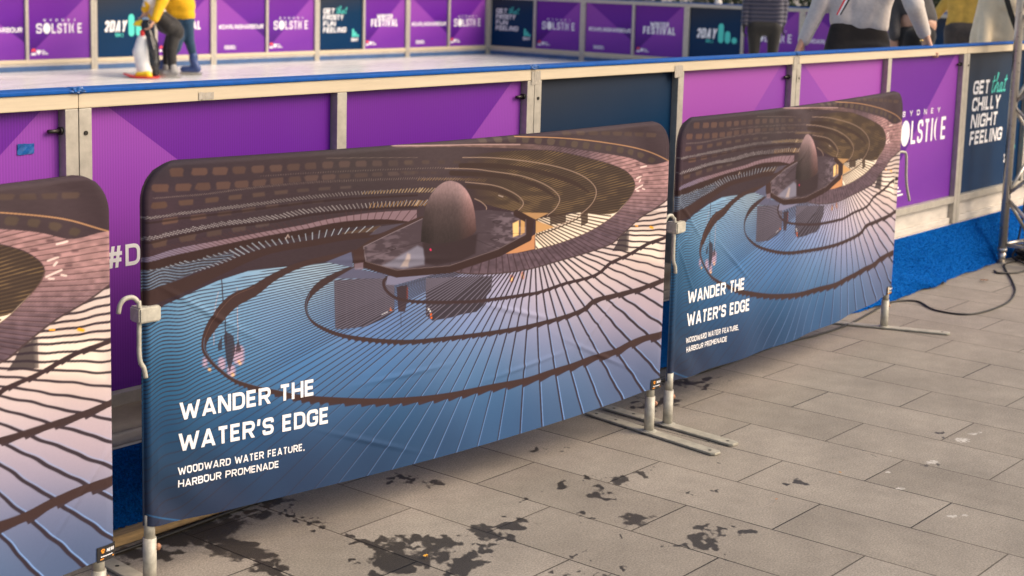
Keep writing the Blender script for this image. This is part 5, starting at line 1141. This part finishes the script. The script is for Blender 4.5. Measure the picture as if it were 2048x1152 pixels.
def penguin():
    J=px(18.45); lf=-Vector((_R[0][0],_R[0][1],0)).normalized(); z=Vector((0,0,1)); vf=VF(290)
    b=at_z(283,156,ICE); base=Vector((b.x,b.y,ICE)); D=float((_R@(np.array(b)-np.array([0,0,CAMH])))[2]); J=px(D)
    root=thing('skating_aid','penguin shaped skating aid on a red sliding base, pushed by the child','skating aid',base)
    bm=bmesh.new(); n=30
    rings=[]
    for r,h in ((.0,.004),(.20,.004),(.225,.012),(.228,.026),(.20,.024),(.0,.024)):
        rings.append([bm.verts.new((lf*(math.cos(2*math.pi*k/n)*r)+vf*(math.sin(2*math.pi*k/n)*r*.72)+z*h+(z*.03*max(0,math.cos(2*math.pi*k/n))**3 if r>.19 else Vector()))) for k in range(n)])
    for a,c in zip(rings[:-1],rings[1:]):
        for k in range(n): bm.faces.new((a[k],a[(k+1)%n],c[(k+1)%n],c[k]))
    bmesh.ops.remove_doubles(bm,verts=bm.verts,dist=1e-4); obj('sliding_base',bm,mat('red_plastic',(.62,.03,.03),.35,nscale=20,namt=.1),root,True)
    W=mat('white_plastic',(.80,.78,.74),.35,nscale=12,namt=.05); K=mat('black_plastic',(.018,.018,.020),.25,nscale=20,namt=.2); Y=mat('yellow_plastic',(.82,.56,.01),.35,nscale=14,namt=.06); Rr=mat('red_scarf',(.70,.02,.02),.5,nscale=20,namt=.15)
    blob('belly',[(J(287,78),.075,J(284,105),.112),(J(284,105),.112,J(290,140),.100)],W,root,.011,base,5)
    blob('back',[(J(296,64,.0),.060,J(303,92,.02),.085),(J(303,92,.02),.085,J(306,128,.02),.085),(J(306,128,.02),.08,J(310,148,.02),.045)],K,root,.011,base,5)
    blob('flipper',[(J(300,76,-.09),.035,J(306,100,-.12),.032),(J(306,100,-.12),.032,J(310,118,-.10),.016)],K,root,.008,base,3)
    blob('head',[(J(292,50),.068,J(294,58),.066)],K,root,.010,base,5)
    blob('beak',[(J(281,46),.046,J(274,47),.034),(J(274,47),.034,J(267,49),.010)],Y,root,.008,base,3)
    blob('scarf',[(J(286,66,-.03),.032,J(294,65,.05),.036),(J(284,64,-.04),.030,J(285,70,-.05),.026)],Rr,root,.008,base,3)
    blob('foot',[(J(276,149,-.06),.035,J(296,150,-.08),.050),(J(272,153,-.06),.022,J(300,152,-.08),.032)],Y,root,.009,base,3)
    blob('foot',[(J(280,148,.10),.035,J(298,149,.12),.050)],Y,root,.009,base,3)
    blob('cap',[(J(288,38),.022,J(294,38),.024)],mat('pale_blue_plastic',(.45,.60,.78),.4,nscale=10,namt=.1),root,.007,base,3)
penguin()
# ------------------------------------------------------------------ beyond the far end of the rink
def cafe_table(loc,label,col):
    root=thing('cafe_table',label,'table',loc,0,'cafe tables beyond the rink')
    bm=bmesh.new(); tube(bm,[(0,0,.72),(0,0,.745)],.36,28); tube(bm,[(0,0,.745),(0,0,.75)],.355,28); obj('tabletop',bm,col,root)
    bm=bmesh.new(); tube(bm,[(0,0,.02),(0,0,.719)],.035,14); tube(bm,[(0,0,0),(0,0,.03)],.24,24); obj('pedestal',bm,M['dark'],root)
WT=mat('white_table',(.80,.78,.74),.5,nscale=9,namt=.06)
OR=mat('orange_shell',(.72,.25,.04),.5,nscale=9,namt=.1)
def chair(loc,rz,label,m):
    root=thing('cafe_chair',label,'chair',loc,rz,'cafe chairs beyond the rink')
    bm=bmesh.new(); box(bm,-.21,.21,-.21,.21,.43,.46,.012); obj('seat',bm,m,root)
    bm=bmesh.new(); n=8
    v=[[bm.verts.new((-.2+.4*i/n,.20+.05*(1-abs(i-n/2)/(n/2))+.03*j/5,.50+.36*j/5)) for i in range(n+1)] for j in range(6)]
    for j in range(5):
        for i in range(n): bm.faces.new((v[j][i],v[j][i+1],v[j+1][i+1],v[j+1][i]))
    bmesh.ops.solidify(bm,geom=list(bm.faces),thickness=.015); obj('backrest',bm,m,root)
    for x in (-1,1):
        for y in (-1,1):
            bm=bmesh.new(); tube(bm,[(x*.18,y*.17,.43),(x*.21,y*.21,0)],.012,8); obj('leg',bm,M['cream'],root)
def far(x,dist,dz=0): p=Vector(ray(x,0)); k=dist/p.x; return (p.x*k,p.y*k,0)
for i,(x,d,l) in enumerate(((1300,21.6,'white round cafe table beyond the far end, left of the others'),(1436,22.2,'white round cafe table beyond the far end near the navy jacket'),(1598,21.8,'pale round cafe table beyond the far end in front of the dark hedge'))): cafe_table(far(x,d),l,WT)
for i,(x,d,rz,l) in enumerate(((1256,21.2,.4,'orange shell chair beyond the far end, first from the left'),(1356,21.9,2.2,'orange shell chair between two white cafe tables'),(1866,21.3,1.2,'orange shell chair showing behind the dark leaning skater'),(1478,22.6,.2,'orange shell chair just left of the navy jacket'))): chair(far(x,d),rz,l,OR)
def parasol(loc,label):
    root=thing('parasol',label,'parasol',loc)
    bm=bmesh.new(); tube(bm,[(0,0,0),(0,0,2.6)],.03,12); obj('pole',bm,M['cream'],root)
    bm=bmesh.new(); tube(bm,[(0,0,0),(0,0,.16),(0,0,.9),(0,0,1.3)],[.30,.28,.12,.035],18); obj('weight_cover',bm,WT,root)
    bm=bmesh.new(); n=8; c=bm.verts.new((0,0,2.75)); R=[bm.verts.new((1.4*math.cos(2*math.pi*k/n),1.4*math.sin(2*math.pi*k/n),2.3)) for k in range(n)]
    for k in range(n): bm.faces.new((c,R[k],R[(k+1)%n]))
    bmesh.ops.solidify(bm,geom=list(bm.faces),thickness=.01); obj('canopy',bm,mat('cream_canopy',(.7,.64,.5),.8,nscale=6,namt=.08),root)
parasol(far(1437,21.0),'white based parasol beyond the far end, left of the navy jacket')
def hedge():
    rng=np.random.RandomState(8); n=42000; x=rng.uniform(24.4,25.4,n); y=rng.uniform(4,19,n); z=rng.uniform(.05,1.7,n)**1
    keep=(rng.rand(n)<.55+.45*np.sin(y*3.1+z*4)); c=np.stack([x,y,z],1)[keep]; n=len(c)
    a=rng.normal(0,1,(n,3));a/=np.linalg.norm(a,axis=1)[:,None];b=np.cross(a,rng.normal(0,1,(n,3)));b/=np.linalg.norm(b,axis=1)[:,None]; s=rng.uniform(.03,.07,n)[:,None]
    V=np.stack([c-a*s,c+b*s*.5,c+a*s,c-b*s*.5],1).reshape(-1,3)
    o=obj('hedge',npmesh('hedge',V,np.arange(len(V)).reshape(-1,4)),mat('hedge_leaves',(.030,.052,.018),.7,nscale=1.3,namt=.6)); tag(o,'long dark green hedge beyond the cafe tables at the far end','hedge',kind='stuff')
hedge()
